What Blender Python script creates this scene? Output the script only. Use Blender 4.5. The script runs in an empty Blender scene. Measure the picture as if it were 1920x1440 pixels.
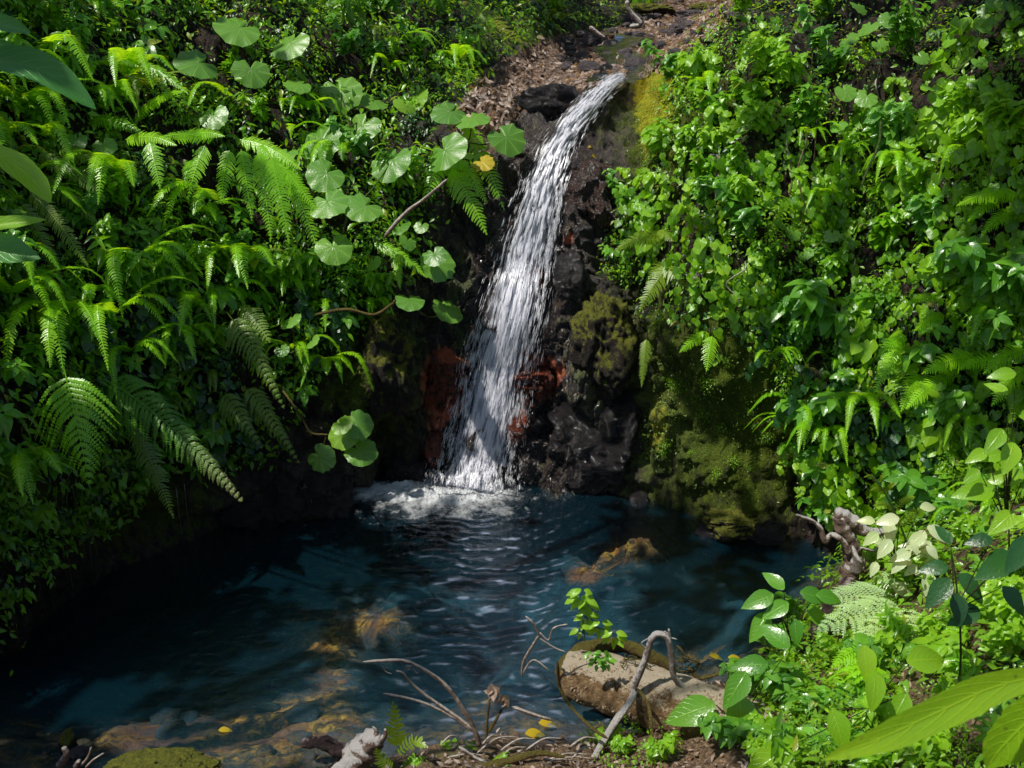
import bpy, math, random
import numpy as np
from mathutils import Vector
from mathutils.bvhtree import BVHTree
rs = np.random.RandomState(7)
random.seed(7)
C = bpy.context.scene.collection
PI = math.pi
# ------------------------------------------------------------------ camera
CAMH, PITCH, F = 4.5, math.radians(20), 1707.0
CP, SP = math.cos(PITCH), math.sin(PITCH)
CAM = np.array([0.0, 0.0, CAMH])
def ray(px, py):
    x = (np.asarray(px, float)-960)/F; y = -(np.asarray(py, float)-720)/F
    return np.stack([x, CP+y*SP, -SP+y*CP], -1)
def P(px, py, Y):
    d = ray(px, py); return CAM + d*(Y/d[..., 1])[..., None] if np.ndim(Y) or d.ndim > 1 else CAM + d*(Y/d[1])
def Z(px, py, z=0.0):
    d = ray(px, py); return CAM + d*((z-CAMH)/d[2])
def proj(p):
    q = np.asarray(p, float)-CAM
    dep = q[..., 1]*CP-q[..., 2]*SP; up = q[..., 1]*SP+q[..., 2]*CP
    dep = np.where(dep < 0.05, 0.05, dep)
    return 960+F*q[..., 0]/dep, 720-F*up/dep, dep
def nrmz(v):
    v = np.asarray(v, float); return v/np.maximum(np.linalg.norm(v, axis=-1, keepdims=True), 1e-9)
UP = np.array([0, 0, 1.0])
# ------------------------------------------------------------------ noise
_perm = np.random.RandomState(3).permutation(256); _perm = np.concatenate([_perm, _perm, _perm])
_g = nrmz(np.random.RandomState(4).normal(size=(256, 3)))
def pn(p):
    p = np.asarray(p, float); i = np.floor(p).astype(int); f = p-i; i &= 255
    u = f*f*f*(f*(f*6-15)+10); r = 0
    for dx in (0, 1):
        for dy in (0, 1):
            for dz in (0, 1):
                h = _perm[_perm[_perm[(i[..., 0]+dx) & 255]+((i[..., 1]+dy) & 255)]+((i[..., 2]+dz) & 255)]
                g = _g[h]; d = f-np.array([dx, dy, dz])
                w = (u[..., 0] if dx else 1-u[..., 0])*(u[..., 1] if dy else 1-u[..., 1])*(u[..., 2] if dz else 1-u[..., 2])
                r = r+w*(g*d).sum(-1)
    return r*1.6
def fbm(p, o=4, s=1.0):
    p = np.asarray(p, float)*s; r = 0; a = 1
    for k in range(o): r = r+a*pn(p+k*17.3); p = p*2.03; a *= .5
    return r
def ridged(p, o=4, s=1.0):
    p = np.asarray(p, float)*s; r = 0; a = 1
    for k in range(o): r = r+a*(1-2*np.abs(pn(p+k*9.7))); p = p*2.1; a *= .5
    return r
def inpoly(px, py, poly):
    px = np.asarray(px); py = np.asarray(py); c = np.zeros(px.shape, bool); n = len(poly)
    for i in range(n):
        x1, y1 = poly[i]; x2, y2 = poly[(i+1) % n]
        if y1 == y2: continue
        c ^= ((y1 > py) != (y2 > py)) & (px < (x2-x1)*(py-y1)/(y2-y1)+x1)
    return c
def gau(px, py, cx, cy, rx, ry=None, k=1.0):
    ry = ry or rx; return k*np.exp(-((px-cx)/rx)**2-((py-cy)/ry)**2)
# ------------------------------------------------------------------ mesh builder
class MB:
    def __init__(s): s.v = []; s.f = []; s.a = []; s.n = 0
    def add(s, v, f, a=None):
        v = np.asarray(v, float).reshape(-1, 3); f = np.asarray(f, int).reshape(-1, 4)
        if a is None: a = np.zeros((len(v), 3))
        s.v.append(v); s.f.append(f+s.n); s.a.append(np.asarray(a, float).reshape(-1, 3)); s.n += len(v)
    def arrays(s): return np.concatenate(s.v), np.concatenate(s.f), np.concatenate(s.a)
    def mesh(s, name, origin=(0, 0, 0), smooth=True):
        v, f, a = s.arrays(); v = v-np.asarray(origin, float)
        m = bpy.data.meshes.new(name)
        m.vertices.add(len(v)); m.vertices.foreach_set('co', v.astype(np.float32).ravel())
        m.loops.add(f.size); m.loops.foreach_set('vertex_index', f.astype(np.int32).ravel())
        m.polygons.add(len(f)); m.polygons.foreach_set('loop_start', np.arange(0, f.size, 4, dtype=np.int32))
        m.polygons.foreach_set('use_smooth', np.full(len(f), smooth))
        at = m.attributes.new('dat', 'FLOAT_VECTOR', 'POINT'); at.data.foreach_set('vector', a.astype(np.float32).ravel())
        m.update(calc_edges=True); return m
def obj(name, mb, mat, parent=None, origin=None, smooth=True):
    if origin is None: origin = parent['_o'] if parent is not None and '_o' in parent else (0, 0, 0)
    me = mb.mesh(name, origin, smooth) if isinstance(mb, MB) else mb
    me.materials.clear(); me.materials.append(mat)
    o = bpy.data.objects.new(name, me); C.objects.link(o)
    if parent is not None: o.parent = parent
    return o
def tag(o, label, cat, group=None, kind=None):
    o['label'] = label; o['category'] = cat
    if group: o['group'] = group
    if kind: o['kind'] = kind
    return o
def root(name, label, cat, loc, group=None):
    o = bpy.data.objects.new(name, None); C.objects.link(o); o.empty_display_size = .1
    o.location = [float(t) for t in loc]; o['_o'] = [float(t) for t in loc]
    return tag(o, label, cat, group)
def gridf(nu, nv, cu=False):
    i = np.arange(nu if cu else nu-1)[:, None]; j = np.arange(nv-1)[None]
    i2 = (i+1) % nu
    return np.stack([i*nv+j, i2*nv+j, i2*nv+j+1, i*nv+j+1], -1).reshape(-1, 4)
def crom(p, n):
    """catmull-rom resample of (K,...) control points to n samples"""
    p = np.asarray(p, float); K = len(p)
    q = np.concatenate([[2*p[0]-p[1]], p, [2*p[-1]-p[-2]]])
    t = np.linspace(0, K-1-1e-9, n); i = t.astype(int); f = (t-i).reshape((-1,)+(1,)*(p.ndim-1))
    a, b, c, d = q[i], q[i+1], q[i+2], q[i+3]
    return .5*(2*b+(c-a)*f+(2*a-5*b+4*c-d)*f*f+(3*b-a-3*c+d)*f**3)
def tube(mb, pts, rad, ns=10, n=None, rough=0.0, rs_=1.0, rnd=0.5, cap=True, ell=1.0):
    pts = np.asarray(pts, float); n = n or len(pts)*6
    c = crom(pts, n); rad = np.atleast_1d(np.asarray(rad, float))
    r = np.interp(np.linspace(0, 1, n), np.linspace(0, 1, len(rad)), rad) if len(rad) > 1 else np.full(n, rad[0])
    if cap:
        r = r*np.minimum(1, np.sqrt(np.maximum(0.02, np.arange(n)/2.0)))*np.minimum(1, np.sqrt(np.maximum(0.02, np.arange(n)[::-1]/2.0)))
    T = nrmz(np.gradient(c, axis=0)); ref = np.array([.13, .31, .94]); a = nrmz(np.cross(T, ref)); b = np.cross(T, a)
    th = np.linspace(0, 2*PI, ns, endpoint=False)
    off = a[:, None]*np.cos(th)[None, :, None]+b[:, None]*np.sin(th)[None, :, None]*ell
    v = c[:, None]+off*r[:, None, None]
    if rough: v = v+off*(r[:, None]*rough*(fbm(v, 3, rs_)))[..., None]
    v = v.transpose(1, 0, 2)
    d = np.zeros(v.shape); d[..., 0] = rnd; d[..., 1] = np.linspace(0, 1, n)[None]
    mb.add(v, gridf(ns, n, True), d)
# ------------------------------------------------------------------ materials
def N(nt, typ, ins=None, **pr):
    nd = nt.nodes.new('ShaderNode'+typ)
    for k, v in pr.items(): setattr(nd, k, v)
    for k, v in (ins or {}).items():
        if isinstance(v, bpy.types.Node): v = v.outputs[0]
        if isinstance(v, bpy.types.NodeSocket): nt.links.new(v, nd.inputs[k])
        else: nd.inputs[k].default_value = v
    return nd
def newmat(name):
    m = bpy.data.materials.new(name); m.use_nodes = True; nt = m.node_tree; nt.nodes.clear()
    out = nt.nodes.new('ShaderNodeOutputMaterial'); return m, nt, out
def c4(c): return (c[0], c[1], c[2], 1)
def mixc(nt, fac, a, b, bt='MIX'):
    nd = nt.nodes.new('ShaderNodeMix'); nd.data_type = 'RGBA'; nd.blend_type = bt
    for k, v in ((0, fac), (6, a), (7, b)):
        if isinstance(v, bpy.types.Node): v = v.outputs[0]
        if isinstance(v, bpy.types.NodeSocket): nt.links.new(v, nd.inputs[k])
        elif k == 0: nd.inputs[0].default_value = v
        else: nd.inputs[k].default_value = c4(v)
    return nd.outputs[2]
def mth(nt, op, a, b=None, clamp=False):
    nd = nt.nodes.new('ShaderNodeMath'); nd.operation = op; nd.use_clamp = clamp
    for k, v in ((0, a), (1, b)):
        if v is None: continue
        if isinstance(v, bpy.types.Node): v = v.outputs[0]
        if isinstance(v, bpy.types.NodeSocket): nt.links.new(v, nd.inputs[k])
        else: nd.inputs[k].default_value = v
    return nd.outputs[0]
def ramp(nt, fac, lo, hi):
    nd = N(nt, 'MapRange', {0: fac, 1: lo, 2: hi}); return nd.outputs[0]
def noise(nt, scale, detail=4, rough=.55, vec=None, dist=0):
    ins = {'Scale': scale, 'Detail': detail, 'Roughness': rough, 'Distortion': dist}
    if vec is not None: ins['Vector'] = vec
    return N(nt, 'TexNoise', ins).outputs[0]
def geo(nt): return N(nt, 'NewGeometry').outputs['Position']
def leafmat(name, dark, light, trans=.35, rough=.38, veins=None, spots=0.0, tip=None):
    m, nt, out = newmat(name)
    at = N(nt, 'Attribute', attribute_name='dat'); sp = N(nt, 'SeparateXYZ', {0: at.outputs['Vector']})
    inf = N(nt, 'ObjectInfo')
    u, v, r = sp.outputs[0], sp.outputs[1], sp.outputs[2]
    rr = mth(nt, 'ADD', mth(nt, 'MULTIPLY', r, .75), mth(nt, 'MULTIPLY', inf.outputs['Random'], .3), True)
    col = mixc(nt, rr, dark, light)
    pos = geo(nt)
    pat = ramp(nt, noise(nt, 2.2, 2, vec=pos), .35, .65)
    col = mixc(nt, mth(nt, 'MULTIPLY', pat, .35), col, (light[0]*.45, light[1]*.7, light[2]*1.1))
    old = mth(nt, 'GREATER_THAN', r, .965)
    col = mixc(nt, mth(nt, 'MULTIPLY', old, .7), col, (.30, .26, .03))
    h = noise(nt, 60, 2, vec=pos)
    if veins == 'oval':
        av = mth(nt, 'ABSOLUTE', v)
        w = mth(nt, 'SINE', mth(nt, 'MULTIPLY', mth(nt, 'SUBTRACT', mth(nt, 'MULTIPLY', u, 7.0), mth(nt, 'MULTIPLY', mth(nt, 'POWER', av, 1.4), 2.2)), 2*PI))
        k = ramp(nt, w, .86, 1.0); mid = ramp(nt, av, .07, .02)
        k = mth(nt, 'MAXIMUM', k, mid); col = mixc(nt, mth(nt, 'MULTIPLY', k, .35), col, (light[0]*1.5, light[1]*1.35, light[2]*1.5))
        h = mth(nt, 'SUBTRACT', mth(nt, 'MULTIPLY', h, .5), mth(nt, 'MULTIPLY', k, .6))
    if veins == 'radial':
        th = mth(nt, 'ARCTAN2', v, u)
        w = mth(nt, 'COSINE', mth(nt, 'MULTIPLY', th, 9.0)); k = ramp(nt, w, .93, 1.0)
        k2 = ramp(nt, noise(nt, 28, 3, .7, vec=pos), .62, .7)
        col = mixc(nt, mth(nt, 'MULTIPLY', k, .45), col, (light[0]*1.7, light[1]*1.5, light[2]*2))
        h = mth(nt, 'ADD', h, mth(nt, 'MULTIPLY', w, .5))
    if spots:
        sv = N(nt, 'TexVoronoi', {'Scale': 16.0, 'Vector': pos}); s = ramp(nt, sv.outputs[0], .16, .10)
        s = mth(nt, 'MULTIPLY', s, ramp(nt, noise(nt, 3, 1, vec=pos), .45, .55))
        col = mixc(nt, mth(nt, 'MULTIPLY', s, spots), col, (.09, .06, .02))
    if tip: col = mixc(nt, ramp(nt, u, .55, 1.0), col, tip)
    bp = N(nt, 'Bump', {'Strength': .35, 'Distance': .01, 'Height': h})
    pr = N(nt, 'BsdfPrincipled', {'Base Color': col, 'Roughness': rough, 'Normal': bp.outputs[0], 'Specular IOR Level': .7})
    tc = mixc(nt, .5, col, (light[0]*2.6, light[1]*1.9, light[2]*.6))
    tr = N(nt, 'BsdfTranslucent', {'Color': mixc(nt, .5, tc, tc)})
    mx = N(nt, 'MixShader', {0: trans, 1: pr.outputs[0], 2: tr.outputs[0]})
    nt.links.new(mx.outputs[0], out.inputs[0]); return m
def woodmat(name, base, dark, pale=None, palek=.5, scale=8, rough=.8, moss=0.0, spec=.3):
    m, nt, out = newmat(name); pos = geo(nt); nm = N(nt, 'NewGeometry').outputs['Normal']
    n1 = noise(nt, scale, 6, .65, vec=pos); n2 = noise(nt, scale*5, 5, .7, vec=pos)
    col = mixc(nt, ramp(nt, n1, .35, .65), dark, base)
    col = mixc(nt, ramp(nt, n2, .42, .6), mixc(nt, .5, col, dark), col)
    nz = N(nt, 'SeparateXYZ', {0: nm}).outputs[2]
    if pale:
        k = mth(nt, 'ADD', mth(nt, 'MULTIPLY', nz, .55), mth(nt, 'ADD', n1, mth(nt, 'MULTIPLY', n2, .5)))
        col = mixc(nt, ramp(nt, k, palek+.62, palek+.74), col, pale)
    if moss:
        k = mth(nt, 'ADD', mth(nt, 'MULTIPLY', nz, .5), mth(nt, 'ADD', n1, mth(nt, 'MULTIPLY', n2, .4)))
        col = mixc(nt, mth(nt, 'MULTIPLY', ramp(nt, k, .75, 1.0), moss), col, mixc(nt, ramp(nt, n2, .3, .7), (.05, .07, .008), (.24, .24, .02)))
    n3 = noise(nt, scale*14, 4, .7, vec=pos); hh = mth(nt, 'ADD', mth(nt, 'ADD', n1, n2), mth(nt, 'MULTIPLY', n3, .45))
    bp = N(nt, 'Bump', {'Strength': 1.0, 'Distance': .05, 'Height': hh})
    pr = N(nt, 'BsdfPrincipled', {'Base Color': col, 'Roughness': rough, 'Normal': bp.outputs[0], 'Specular IOR Level': spec})
    nt.links.new(pr.outputs[0], out.inputs[0]); return m
def cliffmat():
    """dat = (moss, red algae, litter);  dat2 = (wet, bright moss, pale rock and lightened shade)"""
    m, nt, out = newmat('wet rock and soil'); pos = geo(nt)
    s1 = N(nt, 'SeparateXYZ', {0: N(nt, 'Attribute', attribute_name='dat').outputs['Vector']})
    s2 = N(nt, 'SeparateXYZ', {0: N(nt, 'Attribute', attribute_name='dat2').outputs['Vector']})
    mp = N(nt, 'Mapping', {'Vector': pos, 'Scale': (1.0, 1.0, .45)}).outputs[0]
    n1 = noise(nt, 2.5, 8, .62, vec=pos); n2 = noise(nt, 14, 8, .68, vec=mp); n3 = noise(nt, 70, 5, .7, vec=pos); n4 = noise(nt, 6, 6, .7, vec=mp)
    col = mixc(nt, ramp(nt, n1, .35, .65), (.008, .007, .008), (.032, .023, .022))
    col = mixc(nt, ramp(nt, n2, .45, .62), col, (.080, .056, .044))
    col = mixc(nt, ramp(nt, n4, .60, .72), col, (.02, .015, .012))
    pale = mth(nt, 'MULTIPLY', s2.outputs[2], ramp(nt, n2, .3, .6)); col = mixc(nt, pale, col, (.17, .14, .13))
    red = ramp(nt, mth(nt, 'ADD', s1.outputs[1], mth(nt, 'MULTIPLY', mth(nt, 'SUBTRACT', n2, .5), 1.6)), .35, .55)
    col = mixc(nt, red, col, mixc(nt, n3, (.42, .05, .015), (.70, .20, .08)))
    mk = mth(nt, 'ADD', s1.outputs[0], mth(nt, 'MULTIPLY', mth(nt, 'SUBTRACT', mth(nt, 'ADD', n2, n4), 1.0), 1.3))
    moss = ramp(nt, mk, .35, .7); col = mixc(nt, moss, col, mixc(nt, ramp(nt, n3, .35, .65), (.030, .048, .006), (.14, .19, .014)))
    bk = mth(nt, 'ADD', s2.outputs[1], mth(nt, 'MULTIPLY', mth(nt, 'SUBTRACT', n2, .5), 1.5))
    bm = ramp(nt, bk, .35, .7); col = mixc(nt, bm, col, mixc(nt, ramp(nt, n3, .35, .65), (.16, .18, .008), (.52, .50, .03)))
    lit = ramp(nt, mth(nt, 'ADD', s1.outputs[2], mth(nt, 'MULTIPLY', mth(nt, 'SUBTRACT', n2, .5), 1.2)), .4, .6)
    vo = N(nt, 'TexVoronoi', {'Scale': 28.0, 'Vector': pos}); vr = N(nt, 'SeparateXYZ', {0: vo.outputs['Color']})
    lc = mixc(nt, vr.outputs[0], (.06, .035, .022), (.30, .20, .14)); col = mixc(nt, lit, col, lc)
    vk = N(nt, 'TexVoronoi', {'Scale': 7.0, 'Vector': mp}, feature='DISTANCE_TO_EDGE').outputs[0]; vk = ramp(nt, vk, 0.0, .07)
    h = mth(nt, 'ADD', mth(nt, 'MULTIPLY', n2, 1.2), mth(nt, 'ADD', mth(nt, 'MULTIPLY', n3, .5), mth(nt, 'ADD', n4, mth(nt, 'MULTIPLY', vk, .12))))
    bp = N(nt, 'Bump', {'Strength': 1.0, 'Distance': .07, 'Height': h})
    dry = mth(nt, 'MAXIMUM', mth(nt, 'MAXIMUM', moss, lit), bm)
    ro = mth(nt, 'ADD', mth(nt, 'MULTIPLY', mth(nt, 'SUBTRACT', 1.0, s2.outputs[0]), .5), .14)
    ro = mth(nt, 'MAXIMUM', ro, mth(nt, 'MULTIPLY', dry, .85))
    spc = mth(nt, 'ADD', .15, mth(nt, 'MULTIPLY', s2.outputs[0], .85))
    pr = N(nt, 'BsdfPrincipled', {'Base Color': col, 'Roughness': ro, 'Normal': bp.outputs[0], 'Specular IOR Level': spc})
    nt.links.new(pr.outputs[0], out.inputs[0]); return m
def bedmat():
    """dat = (amber bed, litter, moss)"""
    m, nt, out = newmat('pool bed and bank soil'); pos = geo(nt)
    s1 = N(nt, 'SeparateXYZ', {0: N(nt, 'Attribute', attribute_name='dat').outputs['Vector']})
    z = N(nt, 'SeparateXYZ', {0: pos}).outputs[2]
    n1 = noise(nt, 1.6, 6, .6, vec=pos); n2 = noise(nt, 9, 7, .7, vec=pos, dist=1.0); n3 = noise(nt, 45, 5, .7, vec=pos)
    vo = N(nt, 'TexVoronoi', {'Scale': 5.0, 'Vector': pos, 'Randomness': 1.0}); vc = N(nt, 'SeparateXYZ', {0: vo.outputs['Color']})
    stone = mixc(nt, vc.outputs[0], (.62, .22, .03), (.85, .50, .07)); stone = mixc(nt, ramp(nt, vo.outputs[0], .02, .16), (.04, .02, .01), stone) if False else stone
    stone = mixc(nt, ramp(nt, n2, .42, .6), (.05, .035, .015), stone)
    stone = mixc(nt, ramp(nt, n1, .45, .6), stone, (.24, .11, .07))
    blue = mixc(nt, ramp(nt, n1, .35, .65), (.003, .020, .024), (.006, .075, .12))  # blue of deep water painted onto the bed in place of absorption
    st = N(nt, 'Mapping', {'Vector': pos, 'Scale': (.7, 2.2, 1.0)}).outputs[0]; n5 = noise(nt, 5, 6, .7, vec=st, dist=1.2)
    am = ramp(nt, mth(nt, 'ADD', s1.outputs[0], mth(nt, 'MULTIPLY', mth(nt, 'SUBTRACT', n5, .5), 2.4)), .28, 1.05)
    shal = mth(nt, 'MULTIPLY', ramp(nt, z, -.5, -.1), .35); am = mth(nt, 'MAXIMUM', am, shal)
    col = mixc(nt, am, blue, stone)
    soil = mixc(nt, ramp(nt, n2, .4, .62), (.03, .018, .01), (.12, .07, .04))
    lit = mixc(nt, n3, (.12, .06, .03), (.38, .25, .14)); soil = mixc(nt, mth(nt, 'MULTIPLY', ramp(nt, n3, .45, .6), s1.outputs[1]), soil, lit)
    soil = mixc(nt, mth(nt, 'MULTIPLY', ramp(nt, n2, .45, .6), s1.outputs[2]), soil, (.08, .10, .015))
    col = mixc(nt, ramp(nt, z, -.03, .04), col, soil)
    h = mth(nt, 'ADD', n2, mth(nt, 'MULTIPLY', n3, .35))
    bp = N(nt, 'Bump', {'Strength': 1.0, 'Distance': .05, 'Height': h})
    pr = N(nt, 'BsdfPrincipled', {'Base Color': col, 'Roughness': .7, 'Normal': bp.outputs[0]})
    nt.links.new(pr.outputs[0], out.inputs[0]); return m
def watermat(name, tint, scat, sk, bump=.3, dist=.02, scale=9.0, brown=None):
    m, nt, out = newmat(name); pos = geo(nt)
    mp = N(nt, 'Mapping', {'Vector': pos, 'Scale': (.55, 1.3, 1.0)}).outputs[0]
    n1 = noise(nt, scale, 5, .6, vec=mp, dist=.6); n2 = noise(nt, scale*4, 3, .6, vec=mp)
    h = mth(nt, 'ADD', n1, mth(nt, 'MULTIPLY', n2, .3))
    bp = N(nt, 'Bump', {'Strength': bump, 'Distance': dist, 'Height': h})
    gl = N(nt, 'BsdfGlossy', {'Color': c4((.9, .93, 1.0)), 'Roughness': .06, 'Normal': bp.outputs[0]})
    tr = N(nt, 'BsdfTransparent', {'Color': c4(tint)})
    df = N(nt, 'BsdfDiffuse', {'Color': c4(scat), 'Normal': bp.outputs[0]})
    patch = mth(nt, 'MULTIPLY', mth(nt, 'ADD', .45, mth(nt, 'MULTIPLY', noise(nt, .5, 1, vec=pos), .3)), sk)
    a = N(nt, 'MixShader', {0: patch, 1: tr.outputs[0], 2: df.outputs[0]})
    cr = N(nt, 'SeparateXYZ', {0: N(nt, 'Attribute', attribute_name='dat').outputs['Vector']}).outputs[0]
    wh = N(nt, 'BsdfDiffuse', {'Color': c4((.42, .50, .70))}); a = N(nt, 'MixShader', {0: mth(nt, 'MULTIPLY', cr, .5, True), 1: a.outputs[0], 2: wh.outputs[0]})  # whitish crests paint in the light reflected from the fall
    fr = N(nt, 'Fresnel', {'IOR': 1.36, 'Normal': bp.outputs[0]})
    b = N(nt, 'MixShader', {0: mth(nt, 'MINIMUM', mth(nt, 'MULTIPLY', fr, 2.4), 1.0), 1: a.outputs[0], 2: gl.outputs[0]})
    nt.links.new(b.outputs[0], out.inputs[0]); return m
def fallmat(name, alpha=None, col=(.95, .95, 1.0), em=0.0):
    m, nt, out = newmat(name)
    pr = N(nt, 'BsdfPrincipled', {'Base Color': c4(col), 'Roughness': .25, 'Specular IOR Level': .6})
    tl = N(nt, 'BsdfTranslucent', {'Color': c4(col)})
    s = N(nt, 'MixShader', {0: .4, 1: pr.outputs[0], 2: tl.outputs[0]})
    if alpha:
        at = N(nt, 'Attribute', attribute_name='dat').outputs['Vector']
        mp = N(nt, 'Mapping', {'Vector': geo(nt) if alpha[0][2] else at, 'Scale': alpha[0]}).outputs[0]
        n1 = noise(nt, 1.0, 5, .65, vec=mp, dist=.3)
        sx = N(nt, 'SeparateXYZ', {0: at})
        edge = sx.outputs[2]
        k = mth(nt, 'ADD', n1, mth(nt, 'MULTIPLY', edge, alpha[3]))
        k = mth(nt, 'MULTIPLY', ramp(nt, k, alpha[1], alpha[2]), alpha[4])
        bp = N(nt, 'Bump', {'Strength': .6, 'Distance': .05, 'Height': n1}); nt.links.new(bp.outputs[0], pr.inputs['Normal'])
        t = N(nt, 'BsdfTransparent', {})
        s = N(nt, 'MixShader', {0: k, 1: t.outputs[0], 2: s.outputs[0]})
    nt.links.new(s.outputs[0], out.inputs[0]); return m
M = {}
M['cliff'] = cliffmat(); M['bed'] = bedmat()
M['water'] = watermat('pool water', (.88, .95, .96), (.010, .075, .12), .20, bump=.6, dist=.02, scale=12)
M['brook'] = watermat('shallow brook water', (.75, .62, .5), (.08, .03, .01), .3, bump=.5)
M['strand'] = fallmat('falling water strands'); M['sheet'] = fallmat('falling water body', ((26, 3.4, 0), .50, .72, .20, .75), (.78, .82, .95))
M['foam'] = fallmat('pool foam', ((9, 9, 9), .36, .80, .50, .95), (.92, .95, .98))
M['fern'] = leafmat('fern green', (.12, .36, .008), (.40, .76, .02), .46, .30)
M['ferndim'] = leafmat('fern dull olive', (.09, .18, .02), (.26, .40, .035), .42, .36)
M['fernyel'] = leafmat('fern yellow green', (.15, .28, .012), (.30, .44, .025), .45, .4)
M['fernfade'] = leafmat('fern fading to tan', (.06, .20, .015), (.13, .34, .025), .38, .42, tip=(.42, .40, .17))
M['fernsun'] = leafmat('fern with sun sheen painted in', (.30, .50, .14), (.60, .78, .36), .4, .22)  # whitish sun sheen put into the fern colour
M['big'] = leafmat('broad leaf', (.07, .20, .02), (.20, .42, .045), .36, .36, veins='radial', spots=.8)
M['bigyel'] = leafmat('broad leaf yellow green', (.18, .38, .02), (.28, .50, .03), .4, .36, veins='radial', spots=.3)
M['yellow'] = leafmat('yellow fallen leaf', (.55, .36, .01), (.65, .48, .02), .4, .45, veins='oval')
M['oval'] = leafmat('oval leaf', (.025, .13, .014), (.20, .48, .03), .40, .26, veins='oval')
M['ovalbright'] = leafmat('bright oval leaf', (.13, .34, .012), (.34, .60, .02), .48, .30, veins='oval')
M['dark'] = leafmat('deep shade leaf', (.010, .045, .012), (.045, .16, .03), .34, .33)  # darker copy of the leaf colour with deep shade put into it
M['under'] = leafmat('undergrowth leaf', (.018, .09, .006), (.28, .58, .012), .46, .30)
M['underR'] = leafmat('creeper leaf', (.020, .10, .006), (.32, .62, .012), .48, .34)
M['lance'] = leafmat('long blade leaf', (.05, .20, .03), (.09, .30, .05), .38, .35, veins='oval', spots=.2)
M['stem'] = woodmat('green brown stem', (.10, .09, .03), (.04, .05, .015)); M['gstem'] = woodmat('green stem', (.12, .20, .03), (.07, .12, .02), rough=.5)
M['twig'] = woodmat('dry twig', (.46, .34, .24), (.20, .13, .09), (.70, .62, .54), .28)
M['grey'] = woodmat('bleached branch', (.52, .46, .42), (.22, .16, .13), (.80, .76, .72), .18, 18)
M['log'] = woodmat('fallen log bark', (.52, .35, .17), (.18, .10, .045), (.74, .62, .45), .46, 16)
M['ochre'] = woodmat('ochre bark', (.30, .20, .06), (.10, .06, .02), None, moss=.5, scale=14)
M['drift'] = woodmat('driftwood', (.46, .33, .26), (.18, .11, .08), (.80, .76, .72), .26, 16)
M['darkwood'] = woodmat('wet dark wood', (.13, .08, .08), (.03, .02, .02), (.45, .36, .36), .6, 12, .45)
M['stone'] = woodmat('river stone', (.16, .13, .13), (.05, .04, .045), (.33, .30, .30), .75, 6, .35, spec=.5)
M['mossrock'] = woodmat('mossy rock', (.06, .045, .034), (.018, .014, .011), None, moss=.95, scale=9)
M['wetrock'] = woodmat('wet black rock', (.034, .025, .026), (.007, .006, .007), (.085, .07, .078), .80, 9, .13, spec=1.0)
M['brownrock'] = woodmat('brown wet rock', (.11, .055, .04), (.025, .014, .012), (.16, .12, .11), .85, 9, .22, spec=.8)
M['redrock'] = woodmat('rust red algae on wet rock', (.48, .09, .03), (.022, .014, .013), (.40, .20, .16), .84, 17, .2, spec=.8)
M['pale'] = leafmat('leaf with sun glare in its colour', (.40, .58, .14), (.76, .78, .46), .38, .30, veins='oval')  # sun glare put into a near-white leaf colour
M['limeleaf'] = leafmat('thin yellow green leaf', (.26, .52, .012), (.42, .70, .02), .5, .34, veins='oval', spots=.5)  # brighter yellow-green colour for the foreground leaves
M['barkchip'] = leafmat('bark chips', (.10, .06, .03), (.50, .36, .20), .1, .8)
M['bankleaf'] = leafmat('bank leaf', (.025, .11, .010), (.26, .50, .025), .42, .28)
M['litter'] = leafmat('dead leaves', (.08, .045, .03), (.50, .36, .26), .2, .55)
M['pink'] = leafmat('pink blossom', (.5, .32, .36), (.75, .6, .62), .3, .5)

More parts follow.
